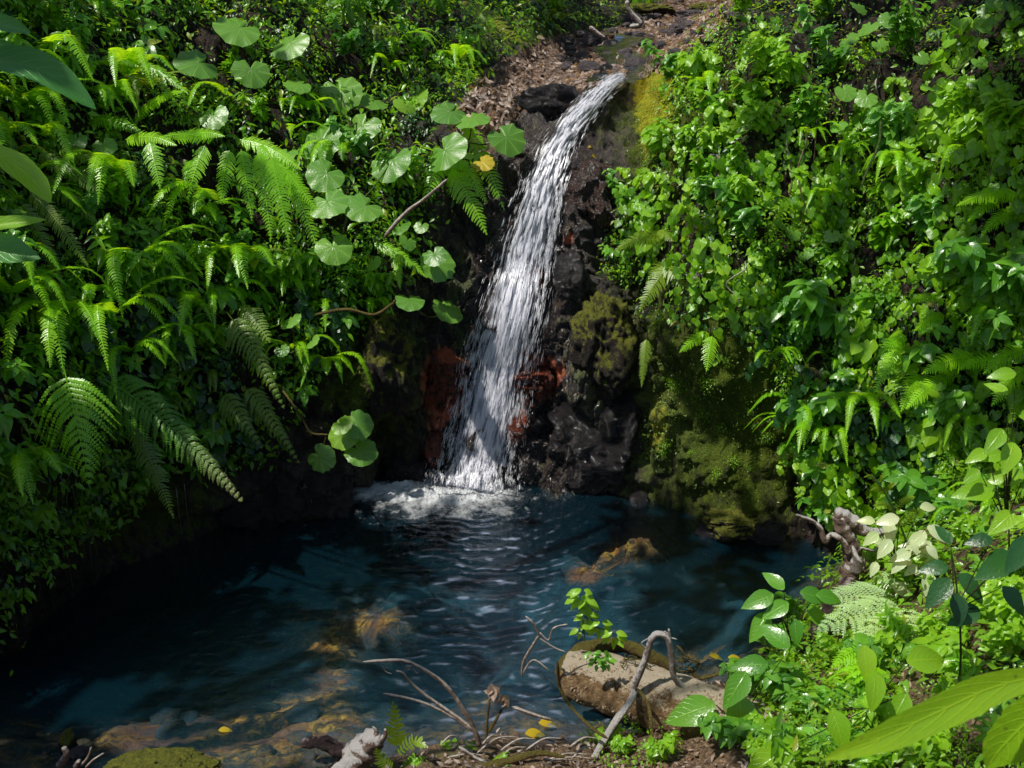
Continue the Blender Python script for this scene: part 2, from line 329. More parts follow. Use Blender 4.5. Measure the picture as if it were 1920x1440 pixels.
# ------------------------------------------------------------------ terrain: cliff net
cols = [
 ((-250,1380),[(-250,1130,.1),(-260,880,.35),(-270,600,.8),(-280,320,1.4),(-300,60,2.2),(-320,-200,3.3),(-350,-500,6),(-400,-700,12)]),
 ((0,1232),[(0,1050,.1),(0,830,.4),(0,600,.9),(0,350,1.5),(0,120,2.3),(0,-80,3.4),(0,-300,6),(0,-500,12)]),
 ((250,1060),[(250,940,.0),(250,760,.25),(250,560,.7),(250,350,1.3),(250,150,2.1),(250,-30,3.2),(250,-250,6),(250,-450,12)]),
 ((500,982),[(500,880,.1),(500,740,.3),(500,550,.7),(500,350,1.2),(500,180,1.9),(500,10,3.0),(500,-200,6),(520,-400,12)]),
 ((670,925),[(685,830,.0),(700,700,.0),(705,550,.35),(715,380,.8),(735,230,1.5),(770,80,2.8),(830,-60,6),(900,-300,13)]),
 ((800,905),[(800,800,.1),(815,680,.2),(840,540,.4),(880,390,.8),(915,260,1.25),(950,165,2.1),(1010,85,4.6),(1080,-60,9)]),
 ((890,915),[(920,760,.2),(950,610,.4),(985,440,.7),(1030,280,1.15),(1110,172,1.7),(1165,118,3.3),(1230,50,7),(1300,-20,14)]),
 ((1000,920),[(1020,780,.2),(1050,640,.35),(1090,480,.6),(1130,320,1.0),(1175,180,1.7),(1215,130,3.2),(1290,50,7),(1370,-30,14)]),
 ((1110,928),[(1130,800,.15),(1150,660,.2),(1180,500,.4),(1205,330,.8),(1225,165,1.5),(1265,90,2.6),(1370,0,6.5),(1500,-120,13)]),
 ((1220,945),[(1215,830,-.1),(1225,690,-.15),(1250,520,.1),(1270,340,.5),(1290,190,1.0),(1310,80,1.9),(1420,-60,5),(1600,-250,11)]),
 ((1350,985),[(1345,860,-.1),(1350,700,-.1),(1370,540,.1),(1390,370,.4),(1410,210,.9),(1430,60,1.7),(1480,-150,5),(1600,-400,11)]),
 ((1490,1005),[(1490,880,0),(1500,720,.1),(1520,550,.3),(1540,380,.6),(1570,210,1.0),(1600,50,1.7),(1650,-200,4),(1700,-500,10)]),
 ((1600,1060),[(1650,930,.1),(1660,760,.25),(1690,570,.45),(1720,390,.7),(1750,210,1.1),(1780,40,1.7),(1850,-200,4),(1900,-500,9)]),
 ((1800,1130),[(1850,1000,.1),(1880,800,.2),(1910,600,.4),(1940,400,.6),(1970,200,.9),(2000,0,1.4),(2050,-250,3),(2100,-500,8)]),
 ((2150,1300),[(2180,1100,.1),(2200,880,.2),(2220,650,.3),(2240,400,.5),(2260,150,.8),(2280,-100,1.2),(2300,-400,3),(2350,-700,7)]),
]
net = []
for (bx, by), rows in cols:
    b = Z(bx, by); L = [b+np.array([0, .0, -1.8]), b]
    for (px, py, dY) in rows: L.append(P(px, py, b[1]+dY))
    net.append(L)
net = np.array(net)                       # (cols, rows, 3)
NC, NR = 480, 340
g = crom(net, NC); g = crom(g.transpose(1, 0, 2), NR).transpose(1, 0, 2)
def gnorm(g):
    du = np.gradient(g, axis=0); dv = np.gradient(g, axis=1); n = nrmz(np.cross(du, dv)); 
    s = np.sign((n*(CAM-g)).sum(-1, keepdims=True)); return n*np.where(s == 0, 1, s)
nn = gnorm(g)
gx, gy, gd = proj(g)
rock = np.clip(gau(gx, gy, 900, 650, 330, 400)*1.6, 0, 1)
bedk = np.clip(1.6*np.clip((170-gy)/50, 0, 1)*np.exp(-((gx-(1165+(118-gy)*.9))/120)**2), 0, 1)   # stream bed: keep smooth
amp = (1-.85*bedk)
def facet(p, s):
    a = pn(p*s); return np.abs(a)
disp = .26*fbm(g, 3, .8)+.16*(ridged(g*np.array([1, 1, .6]), 4, 1.3)-1.0)*(.35+.9*rock)+.05*fbm(g, 3, 5.)+.05*(ridged(g, 3, 4.5)-1)*(.4+rock)
cr = np.abs(pn(g*np.array([2.2, 2.2, 1.1])+.6*fbm(g, 2, 2)[..., None])); cr2 = np.abs(pn(g*np.array([5.5, 5.5, 3.0])+9)); disp = disp-(.16*np.exp(-cr/.06)+.05*np.exp(-cr2/.07))*rock+.02*fbm(g, 3, 18)*rock
g = g+nn*(disp*amp)[..., None]
# deep hollows under the banks beside the pool
g = g-nrmz(nn*np.array([1, 1, 0]))*(gau(gx, gy, 1050, 850, 70, 60, .25)+gau(gx, gy, 740, 820, 45, 60, .3)+gau(gx, gy, 1090, 620, 30, 60, .25)+gau(gx, gy, 350, 1000, 200, 45, .3))[..., None]
g = g-nrmz(nn*np.array([1, 1, 0]))*(np.clip(-g[..., 2]-.03, 0, 1.2)*1.1)[..., None]
cliffV, cliffF = g.reshape(-1, 3), gridf(NC, NR)
px_, py_, _ = proj(g)
nn2 = gnorm(g)
litpoly = [(840,240),(905,130),(985,90),(1060,60),(1140,60),(1250,0),(1420,-60),(1400,10),(1330,80),(1250,125),(1190,150),(1110,165),(1020,180),(960,230),(920,300),(880,300)]
moss = (gau(px_, py_, 1350, 760, 190, 240, .75)+gau(px_, py_, 700, 700, 90, 150, .7)+gau(px_, py_, 1130, 650, 45, 80, .6)+gau(px_, py_, 860, 560, 25, 120, .35)
        + gau(px_, py_, 200, 950, 250, 90, .45)+gau(px_, py_, 1230, 250, 80, 120, .6)+gau(px_, py_, 1400, 180, 120, 100, .35)+gau(px_, py_, 980, 60, 90, 50, .5)+.22)
red = 1.15*(gau(px_, py_, 835, 730, 45, 75, .5)+gau(px_, py_, 1010, 720, 60, 60, .4)+gau(px_, py_, 828, 715, 34, 55, 1.0)+gau(px_, py_, 812, 840, 18, 45, .6)+gau(px_, py_, 990, 700, 48, 28, .95)+gau(px_, py_, 965, 800, 26, 35, .85)
       + gau(px_, py_, 1002, 515, 16, 40, .9)+gau(px_, py_, 1195, 935, 16, 12, .9)+gau(px_, py_, 975, 600, 18, 60, .45)+gau(px_, py_, 1065, 450, 14, 14, .6))
lit = inpoly(px_, py_, litpoly)*.85+gau(px_, py_, 890, 200, 60, 60, .4)
wet = np.clip(gau(px_, py_, 950, 600, 190, 420, 1.3)+gau(px_, py_, 1050, 820, 200, 130, .8)+gau(px_, py_, 590, 930, 160, 60, .8), 0, 1)
brm = gau(px_, py_, 1235, 230, 40, 90, .6)+gau(px_, py_, 1218, 190, 26, 80, .85)+gau(px_, py_, 1240, 140, 40, 30, .7)+gau(px_, py_, 1235, 800, 22, 60, .8)+gau(px_, py_, 1115, 690, 12, 60, .45)+gau(px_, py_, 1700, 290, 40, 25, .6)+gau(px_, py_, 1550, 130, 60, 60, .35)
pal = gau(px_, py_, 300, 1000, 260, 70, .35)+gau(px_, py_, 560, 900, 120, 90, .5)+gau(px_, py_, 1165, 260, 35, 120, .9)+gau(px_, py_, 600, 920, 60, 50, .5)+gau(px_, py_, 1090, 520, 40, 30, .3)+gau(px_, py_, 1120, 620, 20, 30, .4)+gau(px_, py_, 1000, 240, 80, 80, .25)  # first patch lightens the left bank foot in place of missing light
mb = MB(); mb.add(cliffV, cliffF, np.stack([moss, red, lit], -1))
cl = obj('cliff', mb, M['cliff']); cl['kind'] = 'structure'
at = cl.data.attributes.new('dat2', 'FLOAT_VECTOR', 'POINT'); at.data.foreach_set('vector', np.stack([wet, brm, pal], -1).astype(np.float32).ravel())
# ------------------------------------------------------------------ terrain: pool bed and near bank
ctl = [(-.5,7.3,-1.5),(.3,7.8,-1.5),(1.8,7.3,-1.3),(1.2,6.7,-1.1),(-1.5,7.4,-1.3),(-2.5,7.2,-1.3),(-3.5,6.7,-1.1),(-.4,8.7,-1.3),(.6,8.6,-1.2),
 (0,3,1.0),(0,1,2.6),(-3,3,.5),(-3,1,2.3),(3,3,1.4),(4,5,1.6),(5,7,1.9),(-6,3,1.2),(-6,5,.6),(-5,7.5,-1.2),(-3,9.6,-1.5),(0,10.2,-1.7),(3,9.4,-1.5),(6,3,2.6),(0,-2,2.9),(-5,-2,2.9),(5,-2,3.2),(-1.5,3.2,.8),(7,9,2),(-8,9,-1)]
for px, py, z in [(700,1170,-.65),(620,1200,-.7),(780,1130,-.52),(760,1210,-.8),(560,1130,-.9),(1185,968,-.45),(1095,1078,-.65),(1240,1000,-.5),(1120,1010,-.9),(1160,1060,-.9),(1020,1080,-1.1),(1250,1060,-.9),(1300,1080,-1.0),(600,1300,-.5),(300,1350,-.55),(100,1350,-.6),(450,1395,-.35),(700,1360,-.4),(560,1370,-.35),
 (850,1330,-.5),(950,1240,-.9),(960,1320,-.5),(200,1290,-.8),(1200,1180,-1.0),(1350,1150,-1.0),(1300,1250,-.3),(1450,1060,-1.0),(300,1500,.05),(0,1460,.03),(650,1437,.07),(850,1415,.1),(1000,1412,.1),(1050,1360,-.18),(1110,1440,.12),
 (1300,1440,.32),(1420,1330,.32),(1500,1235,.28),(1555,1110,.22),(1610,1060,.3),(1700,1200,.75),(1900,1440,1.2),(1700,1440,.85),(1900,1200,1.2),(1900,1050,1.3),(1500,1400,.55),(1720,1090,.75),(900,1480,.3),(500,1470,.05),(1400,1260,-.05)]:
    p = Z(px, py, z); ctl.append((p[0], p[1], z))
ctl = np.array(ctl)
def tps(a, b):
    r = np.linalg.norm(a[:, None]-b[None], axis=-1); return r*r*np.log(r+1e-6)
nC = len(ctl); K = np.zeros((nC+3, nC+3)); K[:nC, :nC] = tps(ctl[:, :2], ctl[:, :2])+np.eye(nC)*.02
K[:nC, nC] = 1; K[:nC, nC+1:] = ctl[:, :2]; K[nC, :nC] = 1; K[nC+1:, :nC] = ctl[:, :2].T
Wt = np.linalg.solve(K, np.concatenate([ctl[:, 2], np.zeros(3)]))
def ground_z(x, y):
    p = np.stack([np.ravel(x), np.ravel(y)], -1); z = tps(p, ctl[:, :2])@Wt[:nC]+Wt[nC]+p@Wt[nC+1:]
    q = np.concatenate([p, p[:, :1]*0], -1)
    z = z+.05*fbm(q, 3, 2.0)+.05*np.maximum(0, ridged(q, 3, 3.0)-.8)+.02*fbm(q, 2, 12)
    return z.reshape(np.shape(x))
xs = np.linspace(-8.5, 8, 420); ys = np.linspace(-3, 10.5, 380)
X, Y = np.meshgrid(xs, ys, indexing='ij'); Zg = ground_z(X, Y)
G = np.stack([X, Y, Zg], -1); bx_, by_, _ = proj(G)
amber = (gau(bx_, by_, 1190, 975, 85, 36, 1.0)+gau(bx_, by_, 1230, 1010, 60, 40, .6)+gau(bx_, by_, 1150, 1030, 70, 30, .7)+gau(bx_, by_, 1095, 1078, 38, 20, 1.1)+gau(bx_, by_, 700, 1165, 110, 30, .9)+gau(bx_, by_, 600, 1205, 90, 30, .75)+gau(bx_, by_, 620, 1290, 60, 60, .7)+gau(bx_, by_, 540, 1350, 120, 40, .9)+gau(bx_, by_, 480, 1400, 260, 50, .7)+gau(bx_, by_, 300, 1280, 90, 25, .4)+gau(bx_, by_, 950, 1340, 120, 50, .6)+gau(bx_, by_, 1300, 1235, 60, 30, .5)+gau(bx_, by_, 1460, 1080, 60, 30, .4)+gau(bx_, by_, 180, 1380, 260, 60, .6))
litg = np.clip(gau(bx_, by_, 1000, 1420, 350, 60, 1.2)+gau(bx_, by_, 1600, 1300, 400, 250, .8), 0, 1)
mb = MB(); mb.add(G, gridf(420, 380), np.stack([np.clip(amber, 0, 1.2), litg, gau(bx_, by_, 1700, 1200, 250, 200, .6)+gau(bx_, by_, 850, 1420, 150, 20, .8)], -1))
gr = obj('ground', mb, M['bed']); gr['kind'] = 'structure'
bvh1 = BVHTree.FromPolygons(cliffV.tolist(), cliffF.tolist()); bvh2 = BVHTree.FromPolygons(G.reshape(-1, 3).tolist(), gridf(420, 380).tolist())
def hit(px, py, water=True):
    d = Vector(nrmz(ray(px, py)).tolist()); o = Vector(CAM.tolist()); best = None
    for b in (bvh1, bvh2):
        l, n, i, t = b.ray_cast(o, d)
        if l is not None and (best is None or t < best[2]): best = (np.array(l), np.array(n), t)
    if best is None: return None
    l, n, t = best
    if n@np.array(d) > 0: n = -n
    if water and l[2] < 0: l = Z(px, py, 0.0); n = UP.copy()
    return l, n
# ------------------------------------------------------------------ water
ws = np.linspace(-7, 4.6, 760); wt = np.linspace(2.6, 10.0, 560)
X, Y = np.meshgrid(ws, wt, indexing='ij')
imp = np.array([-.35, 8.75]); r = np.hypot(X-imp[0], (Y-imp[1])*1.0)
q3 = np.stack([X, Y, 0*X], -1); wob = fbm(q3, 3, 1.1)
dx = (X-imp[0]-.15*(imp[1]-Y)); core = np.exp(-(dx/(.42+.16*r))**2)
hw = (.0060*core+.0012)*np.exp(-r*.16)*np.sin(2*PI*(r/.15+wob*1.9)+1.5*fbm(q3+5, 2, 3))*(.55+.9*np.abs(fbm(q3*np.array([1, .6, 1]), 2, 1.7)))
hw += .0055*np.exp(-r*.30)*fbm(q3*np.array([.8, 1.9, 1]), 3, 7)+.004*(core+.15)*np.exp(-r*.2)*fbm(q3*np.array([.6, 2.2, 1]), 3, 15)+.0012*fbm(q3, 2, 5)
hw += .03*np.exp(-(r/.75)**2)*ridged(q3, 3, 4)*.5
crest_glint = np.clip(np.sin(2*PI*(r/.15+wob*1.9)+1.5*fbm(q3+5, 2, 3))-.45, 0, 1)*core*np.exp(-r*.22)*np.clip(-.05+1.9*fbm(q3*np.array([1.2, 2.5, 1]), 3, 5), 0, 1)*np.clip((r-.35)*2, 0, 1)  # mask of the light lines painted on the ripples
mb = MB(); mb.add(np.stack([X, Y, hw], -1), gridf(760, 560), np.stack([crest_glint*2.6, 0*X, 0*X], -1)); wo = obj('pool_water', mb, M['water']); wo['kind'] = 'structure'
# brook above the lip
def strip(mb, pts, w, n=60, m=9, z=0.0, nz=0.0):
    c = crom(pts, n); wd = np.interp(np.linspace(0, 1, n), np.linspace(0, 1, len(w)), w); T = nrmz(np.gradient(c, axis=0)); s = nrmz(np.cross(T, UP))
    a = np.linspace(-1, 1, m); v = c[:, None]+s[:, None]*a[None, :, None]*wd[:, None, None]; v[..., 2] += z+nz*fbm(v, 2, 6)
    mb.add(v, gridf(n, m))
mb = MB(); bp = []
for px, py in [(1140,168),(1165,155),(1190,140),(1170,118),(1150,100),(1190,80),(1130,72)]:
    h = hit(px, py, False); bp.append(h[0]+UP*.07)
for i in range(1, len(bp)): bp[i][2] = max(bp[i][2], bp[i-1][2]-.01)
strip(mb, bp, [.28, .34, .3, .3, .25, .3, .2], z=.01, nz=.02); br = obj('brook_water', mb, M['brook']); br['kind'] = 'structure'

# ------------------------------------------------------------------ leaves
def leaf_t(n=4, w=.25, p=1.2, fold=.25, curl=.25, base=.3):
    """oval leaf, length 1 along x; returns verts, faces, dat(u, v, 0)"""
    u = np.linspace(0, 1, n+1); wd = w*np.sin(PI*np.clip(u, 0, 1)**p)**.8*1.0; wd = np.maximum(wd, .012)
    if base: wd = w*np.interp(u, [0, .12, .4, .8, 1], [.15, base+.35, 1, .5, .02])
    z = -curl*u*u; v = []
    for s in (-1, 0, 1):
        v.append(np.stack([u*(1-.1*curl), s*wd, z+abs(s)*fold*wd], -1))
    v = np.array(v)                              # (3,n+1,3)
    d = np.zeros(v.shape); d[..., 0] = u[None]; d[0, :, 1] = -1; d[2, :, 1] = 1
    return v.reshape(-1, 3), gridf(3, n+1), d.reshape(-1, 3)
def heart_t(A=22, R=5, lobe=.03, cup=.12, notch=.75, seed=0, tipk=0.0):
    th = np.linspace(-PI, PI, A+1); q = np.random.RandomState(seed)
    rad = .5*(1+.10*np.cos(th)+tipk*np.exp(-(th/.28)**2))*(1-notch*np.exp(-((PI-np.abs(th))/.33)**2))*(1+lobe*np.cos(th*9)+.03*q.normal(size=A+1))
    rad[-1] = rad[0]
    rho = np.linspace(.02, 1, R)
    v = np.zeros((A+1, R, 3)); rr = rad[:, None]*rho[None]
    v[..., 0] = rr*np.cos(th)[:, None]; v[..., 1] = rr*np.sin(th)[:, None]
    v[..., 2] = cup*(rho[None]**2)*(.4*np.cos(th*2+q.rand()*6)[:, None]-.5)*.5+.03*np.cos(th*9)[:, None]*rho[None]**2
    d = np.zeros(v.shape); d[..., 0] = v[..., 0]*2; d[..., 1] = v[..., 1]*2
    return v.reshape(-1, 3), gridf(A+1, R), d.reshape(-1, 3)
def frames(n, d):
    z = nrmz(n); x = nrmz(d-(d*z).sum(-1, keepdims=True)*z); y = np.cross(z, x); return np.stack([x, y, z], -1)   # columns
def inst(mb, T, pos, Rm, sc, rnd):
    v, f, d = T; k = len(pos)
    sc = np.asarray(sc, float)
    V = np.einsum('kij,vj->kvi', Rm, v)*sc[:, None, None]+pos[:, None]
    Fc = f[None]+(np.arange(k)*len(v))[:, None, None]
    D = np.repeat(d[None], k, 0).copy(); D[..., 2] = np.asarray(rnd)[:, None]
    mb.add(V.reshape(-1, 3), Fc.reshape(-1, 4), D.reshape(-1, 3))
LEAF = leaf_t(3, .24, fold=.3, curl=.3); LEAFW = leaf_t(4, .34, fold=.2, curl=.25); LEAFD = leaf_t(6, .30, fold=.25, curl=.3); LANCE = leaf_t(5, .15, fold=.3, curl=.35)
HEARTS = heart_t(14, 3, .0, .25, .6, 1, .45)
# ------------------------------------------------------------------ ferns
def comb(mb, path, nrm, hw, n, rnd, u0=0., u1=0., ang=.35, droop=.25, prof=None, stalk=0.04):
    """one feather of leaflets on both sides of a path"""
    c = crom(path, max(8, len(path)*3)); t = np.linspace(stalk, 1, n); idx = t*(len(c)-1); i = np.minimum(idx.astype(int), len(c)-2); fr = (idx-i)[:, None]
    pos = c[i]*(1-fr)+c[i+1]*fr; Tn = nrmz(np.gradient(c, axis=0))[i]; L = np.linalg.norm(np.diff(c, axis=0), axis=1).sum()
    S = nrmz(np.cross(Tn, nrm)); Nn = np.cross(S, Tn); wd = L/n*.86
    pr = prof(t) if prof else np.interp(t, [0, .1, .35, .8, 1], [.55, .9, 1, .55, .08])
    for s in (-1, 1):
        l = hw*pr*(1+.12*rs.normal(size=n)); a = ang+.08*rs.normal(size=n)
        d = S*s*np.cos(a)[:, None]+Tn*np.sin(a)[:, None]-Nn*(droop*.5)
        b0 = pos-Tn*wd*.42; b1 = pos+Tn*wd*.42; m = pos+d*(l*.55)[:, None]; e = pos+d*l[:, None]-UP*(droop*l*.45)[:, None]+Tn*(l*.12)[:, None]
        ww = wd*.47; V = np.stack([b0, b1, m-Tn*ww, m+Tn*ww, e-Tn*ww*.4, e+Tn*ww*.4], 1)
        base = (np.arange(n)*6)[:, None]; Fc = np.concatenate([base+np.array([0, 1, 3, 2]), base+np.array([2, 3, 5, 4])])
        D = np.zeros(V.shape); D[..., 0] = (u0+(u1-u0)*t)[:, None]; D[..., 1] = .5; D[..., 2] = rnd
        mb.add(V.reshape(-1, 3), Fc, D.reshape(-1, 3))
    w = max(.002, hw*.035); V = np.stack([c-nrmz(np.cross(np.gradient(c, axis=0), nrm))*w, c+nrmz(np.cross(np.gradient(c, axis=0), nrm))*w], 0)+nrmz(nrm)*.002
    D = np.zeros(V.shape); D[..., 2] = .93; mb.add(V, gridf(2, len(c)), D)
def frond(mb, path, nrm, wid, npin, npl, rnd, ang=.5, droop=.35, fade=False, prof=None, sparse=1.0):
    c = crom(path, 40); Tn = nrmz(np.gradient(c, axis=0)); L = np.linalg.norm(np.diff(c, axis=0), axis=1).sum()
    t = np.linspace(.12, .985, npin); sp = L*.87/npin
    tube(mb, c[::3], [L*.008, L*.002], 5, 16, rnd=.0)
    mb.a[-1][:, 0] = 0; mb.a[-1][:, 2] = .93
    for tt in t:
        k = tt*39; i = min(int(k), 38); p = c[i]+(c[i+1]-c[i])*(k-i); T = Tn[i]; S = nrmz(np.cross(T, nrm)); 
        w = wid*((prof(tt)) if prof else np.interp(tt, [0, .15, .35, .75, 1], [.6, .95, 1, .55, .06]))
        for s in (-1, 1):
            a = ang+.25*tt+.08*rs.normal(); d = nrmz(S*s*math.cos(a)+T*math.sin(a)); w2 = w*(1+.08*rs.normal())
            e = p+d*w2-UP*(droop*w2); m = p+d*w2*.5+nrmz(nrm)*w2*.06
            comb(mb, [p, m, e], nrm, sp*.52*sparse, max(5, int(npl*(w2/wid)**.6)), np.clip(rnd+.1*rs.normal(), 0, .95), u0=tt if fade else 0, u1=tt if fade else 0, droop=.2, ang=.3)
def arc(a, b, h, sag=0.0, n=5):
    a = np.asarray(a); b = np.asarray(b); t = np.linspace(0, 1, n)[:, None]
    return a*(1-t)+b*t+UP*(4*h*t*(1-t))-UP*sag*t*t
VN = nrmz(np.array([0, -.75, .65]))
def pick(px, py, off=.25):
    h = hit(px, py, False); d = nrmz(CAM-h[0]); return h[0]+d*off
KEEP = [(1218,150,38),(1215,190,42),(1215,240,36),(1235,125,34),(1235,800,34),(1165,240,30),(1290,100,20),(1580,1000,62),(1540,990,50),(1630,985,50),(1595,1060,45),(1500,975,30),(1720,1010,50),(1640,1150,60),(1360,1320,50),(1300,1330,50),(1400,1350,40),(1260,1380,20)]
def fern_thing(label, combs, mat='fern', off=.45, nrm=VN, group=None, name='fern'):
    """combs: list of (px0,py0,px1,py1,halfwidth_px,kind) kind 'c' feather, 'f' full frond"""
    b = hit(combs[0][0], combs[0][1], False)[0]
    r0 = root(name, label, 'fern', b, group)
    for cb in combs:
        x0, y0, x1, y1, hw, kd = cb[:6]; m = cb[6] if len(cb) > 6 else mat
        hm = hit((x0+x1)/2, (y0+y1)/2, False)[0]; p0 = pick(x0, y0, off*.6); Yb = min(p0[1], hm[1]-off*.7)+rs.uniform(-.12, .12)
        A = P(x0, y0, Yb+.1); B = P(x1, y1, Yb-.12); dep = proj(A)[2]; L = np.linalg.norm(B-A); w = hw/F*dep
        pth = arc(A, B, 0.0); side = nrmz(np.cross(B-A, VN)); bow = .08*L*np.sign(x1-x0+1e-3)
        pth = pth+UP*(4*abs(bow)*np.linspace(0, 1, 5)*(1-np.linspace(0, 1, 5)))[:, None]
        q = MB()
        if kd == 'c': comb(q, pth, nrm, w, int(max(12, L/w*4.3)), .5+.2*rs.normal())
        else: frond(q, pth, nrm, w, int(max(10, L/.05)) if kd == 'f' else 9, 20 if kd == 'f' else 14, .5+.15*rs.normal(), fade=(m == 'fernfade'), prof=(lambda t: np.interp(t, [0, .2, 1], [.9, 1, .05])) if kd != 's' else None)
        # stalk from the ground to the frond
        obj('frond', q, M[m], r0)
        for t_ in (.15, .5, .85): KEEP.append((x0+(x1-x0)*t_, y0+(y1-y0)*t_, hw+16))
    s = MB(); A = P(combs[0][0], combs[0][1], b[1]-off*.5); tube(s, [b, (b+A)/2+UP*.05, A], [.014, .008], 6); obj('stalk', s, M['stem'], r0)
    return r0
fern_thing('large arching fern with long drooping feathered fronds, left of the spotted round leaves',
  [(280,268,300,352,19,'c'),(385,272,353,372,20,'c'),(430,282,414,380,19,'c'),(452,280,472,412,20,'c'),(486,285,508,446,21,'c'),(508,292,542,455,22,'c'),(530,310,597,472,22,'c'),(480,272,597,400,20,'c'),(450,262,565,318,18,'c'),
   (330,262,420,255,17,'c'),(235,262,330,272,17,'c'),(400,262,300,258,15,'c'),(360,300,346,340,12,'c')], 'fern', 1.05, name='tree_fern')
fern_thing('fern with two short arching fronds above the large drooping fern', [(165,225,268,250,17,'c'),(250,225,345,170,15,'c'),(190,110,260,125,15,'c'),(255,120,352,175,14,'c')], 'fern', .5)
fern_thing('dull olive fern of overlapping fronds by the left edge of the photo', [(70,290,195,370,20,'c'),(60,330,185,420,20,'c'),(55,360,165,500,20,'c'),(40,380,120,540,19,'c'),(110,280,190,310,17,'c'),(30,440,70,570,17,'c')], 'ferndim', .55)
fern_thing('broad bright green fern frond hanging over the pool, lower left', [(120,690,168,905,95,'f')], 'fern', .7)
fern_thing('long fern frond fading to a tan tip over the left pool edge', [(175,700,455,940,62,'f','fernfade'),(250,800,325,970,22,'c','ferndim')], 'fern', .75)
fern_thing('slender fern hanging against the dark left bank', [(425,585,532,765,36,'f'),(450,575,505,640,24,'c')], 'ferndim', .6)
fern_thing('fern with two hanging fronds above the round-leaved spray', [(410,735,490,840,30,'f'),(450,720,560,868,30,'f')], 'ferndim', .6)
fern_thing('pale yellow-green fern arching at the top beside the leaf litter', [(860,5,1002,120,26,'c'),(905,20,925,100,17,'c'),(880,10,950,105,18,'c')], 'fernyel', .5)
fern_thing('fern hanging beside the top half of the waterfall below the yellow leaf', [(870,235,945,392,24,'c'),(845,320,912,438,24,'c'),(860,300,912,380,18,'c'),(825,300,800,372,22,'c'),(850,300,845,362,15,'c')], 'fern', .5)
fern_thing('small fern below the lower round leaves left of the waterfall', [(700,455,800,520,14,'c'),(740,470,750,540,12,'c')], 'fern', .4)
fern_thing('bright little fern at the left end of the right-hand creepers', [(1245,440,1155,468,17,'c'),(1235,432,1262,452,14,'c')], 'fernyel', .4)
fern_thing('bright fern with a pointed frond hanging on the right cliff', [(1255,500,1200,582,20,'c'),(1245,500,1290,545,20,'c'),(1250,495,1220,520,16,'c')], 'fernyel', .4)
fern_thing('small fern lit bright green on the mossy right rock face', [(1212,635,1203,725,11,'c')], 'fernyel', .15)
fern_thing('small dark fern on the mossy face below the creepers', [(1330,625,1275,660,14,'c'),(1335,630,1325,695,16,'c')], 'fern', .35)
for lab, cb in [('fern with level fronds at the far right above mid height', [(1910,365,1795,385,18,'c'),(1880,370,1815,415,16,'c'),(1900,395,1840,440,16,'c')]),
  ('fern with spreading fronds low on the right cliff', [(1800,700,1745,690,16,'c'),(1830,670,1730,700,22,'c'),(1790,700,1700,765,20,'c'),(1900,680,1800,690,20,'c')]),
  ('fern drooping in the middle of the right cliff', [(1700,630,1645,670,16,'c'),(1690,640,1640,735,18,'c'),(1720,700,1690,770,18,'c')]),
  ('blue-green fern hugging the right edge of the photo', [(1920,655,1845,700,20,'c'),(1920,690,1860,760,20,'c'),(1925,720,1900,790,20,'c')]),
  ('fern with two fronds above the leafy overhang on the right', [(1770,590,1715,620,16,'c'),(1760,560,1700,570,13,'c')])]:
    fern_thing(lab, cb, 'fern', .4)
# ------------------------------------------------------------------ broad round leaves
def bigleaf(px, py, wpx, off, mat='big', seed=0, tilt=None, parent=None, base=None, Yf=None):
    KEEP.append((px, py, wpx*.5+14)); h = hit(px, py, False)[0]; p = h+nrmz(CAM-h)*off
    dep = proj(p)[2]; sz = wpx/F*dep*.95
    n = nrmz(np.array([rs.uniform(-.6, .6), -.55+rs.uniform(-.35, .3), .72])) if tilt is None else nrmz(np.array(tilt))
    d = nrmz(np.array([rs.uniform(-.8, .8), -.5, -.6])); R = frames(n[None], d[None])
    mb = MB(); inst(mb, heart_t(36, 7, .025, .22, .7, seed), p[None], R, [sz], [rs.uniform(.1, .95) if mat == 'big' else .5])
    o = obj('leaf', mb, M[mat], parent)
    s = MB(); a = p-n*.004; b = base; mid = (a+b)/2+np.array([0, .05, -.05]); tube(s, [a, mid, b], [.006, .009], 6, 12)
    obj('leaf_stalk', s, M['gstem'], parent); return o
def bigplant(label, base_px, leaves, off=.55, name='broad_leaved_plant', group=None):
    b = hit(base_px[0], base_px[1], False)[0]; r0 = root(name, label, 'plant', b, group)
    cx = np.mean([l[0] for l in leaves]); cy = np.mean([l[1] for l in leaves]); top = pick(cx, cy+25, off*.7)
    s = MB(); tube(s, [b-UP*.05, (b+top)/2+UP*.03, top], [.02, .012], 7, 14); obj('stem', s, M['stem'], r0)
    for i, l in enumerate(leaves):
        bigleaf(l[0], l[1], l[2], off+rs.uniform(-.08, .08), l[3] if len(l) > 3 else 'big', i+int(l[0]), parent=r0, base=top)
    return r0
bigplant('broad round-leaved plant with two spotted leaves at the top of the left slope', (500,110), [(448,52,88),(545,80,82)])
bigplant('broad-leaved plant in dim light above the large drooping fern', (420,200), [(372,118,85),(560,158,55),(470,130,75),(400,215,60)])
bigplant('plant of wide pale leaves under the top-left slope ferns', (660,230), [(638,168,85),(700,188,62),(678,236,84),(605,262,88)])
bigplant('yellow-green round-leaved sprig catching the sun near the lip of the fall', (770,225), [(782,184,56,'bigyel'),(760,198,50,'bigyel')], .65)
bigplant('round-leaved plant reaching toward the top of the waterfall', (860,270), [(843,210,72),(885,222,70),(948,256,78),(834,282,92)], .6)
bigplant('plant with a single bright yellow leaf beside the waterfall', (880,320), [(905,304,44,'yellow'),(875,290,30,'bigyel')], .6)
bigplant('plant with big hole-pitted leaves in the middle of the left bank', (650,330), [(735,300,88),(612,325,76),(614,378,82),(684,386,78),(625,462,74)], .65)
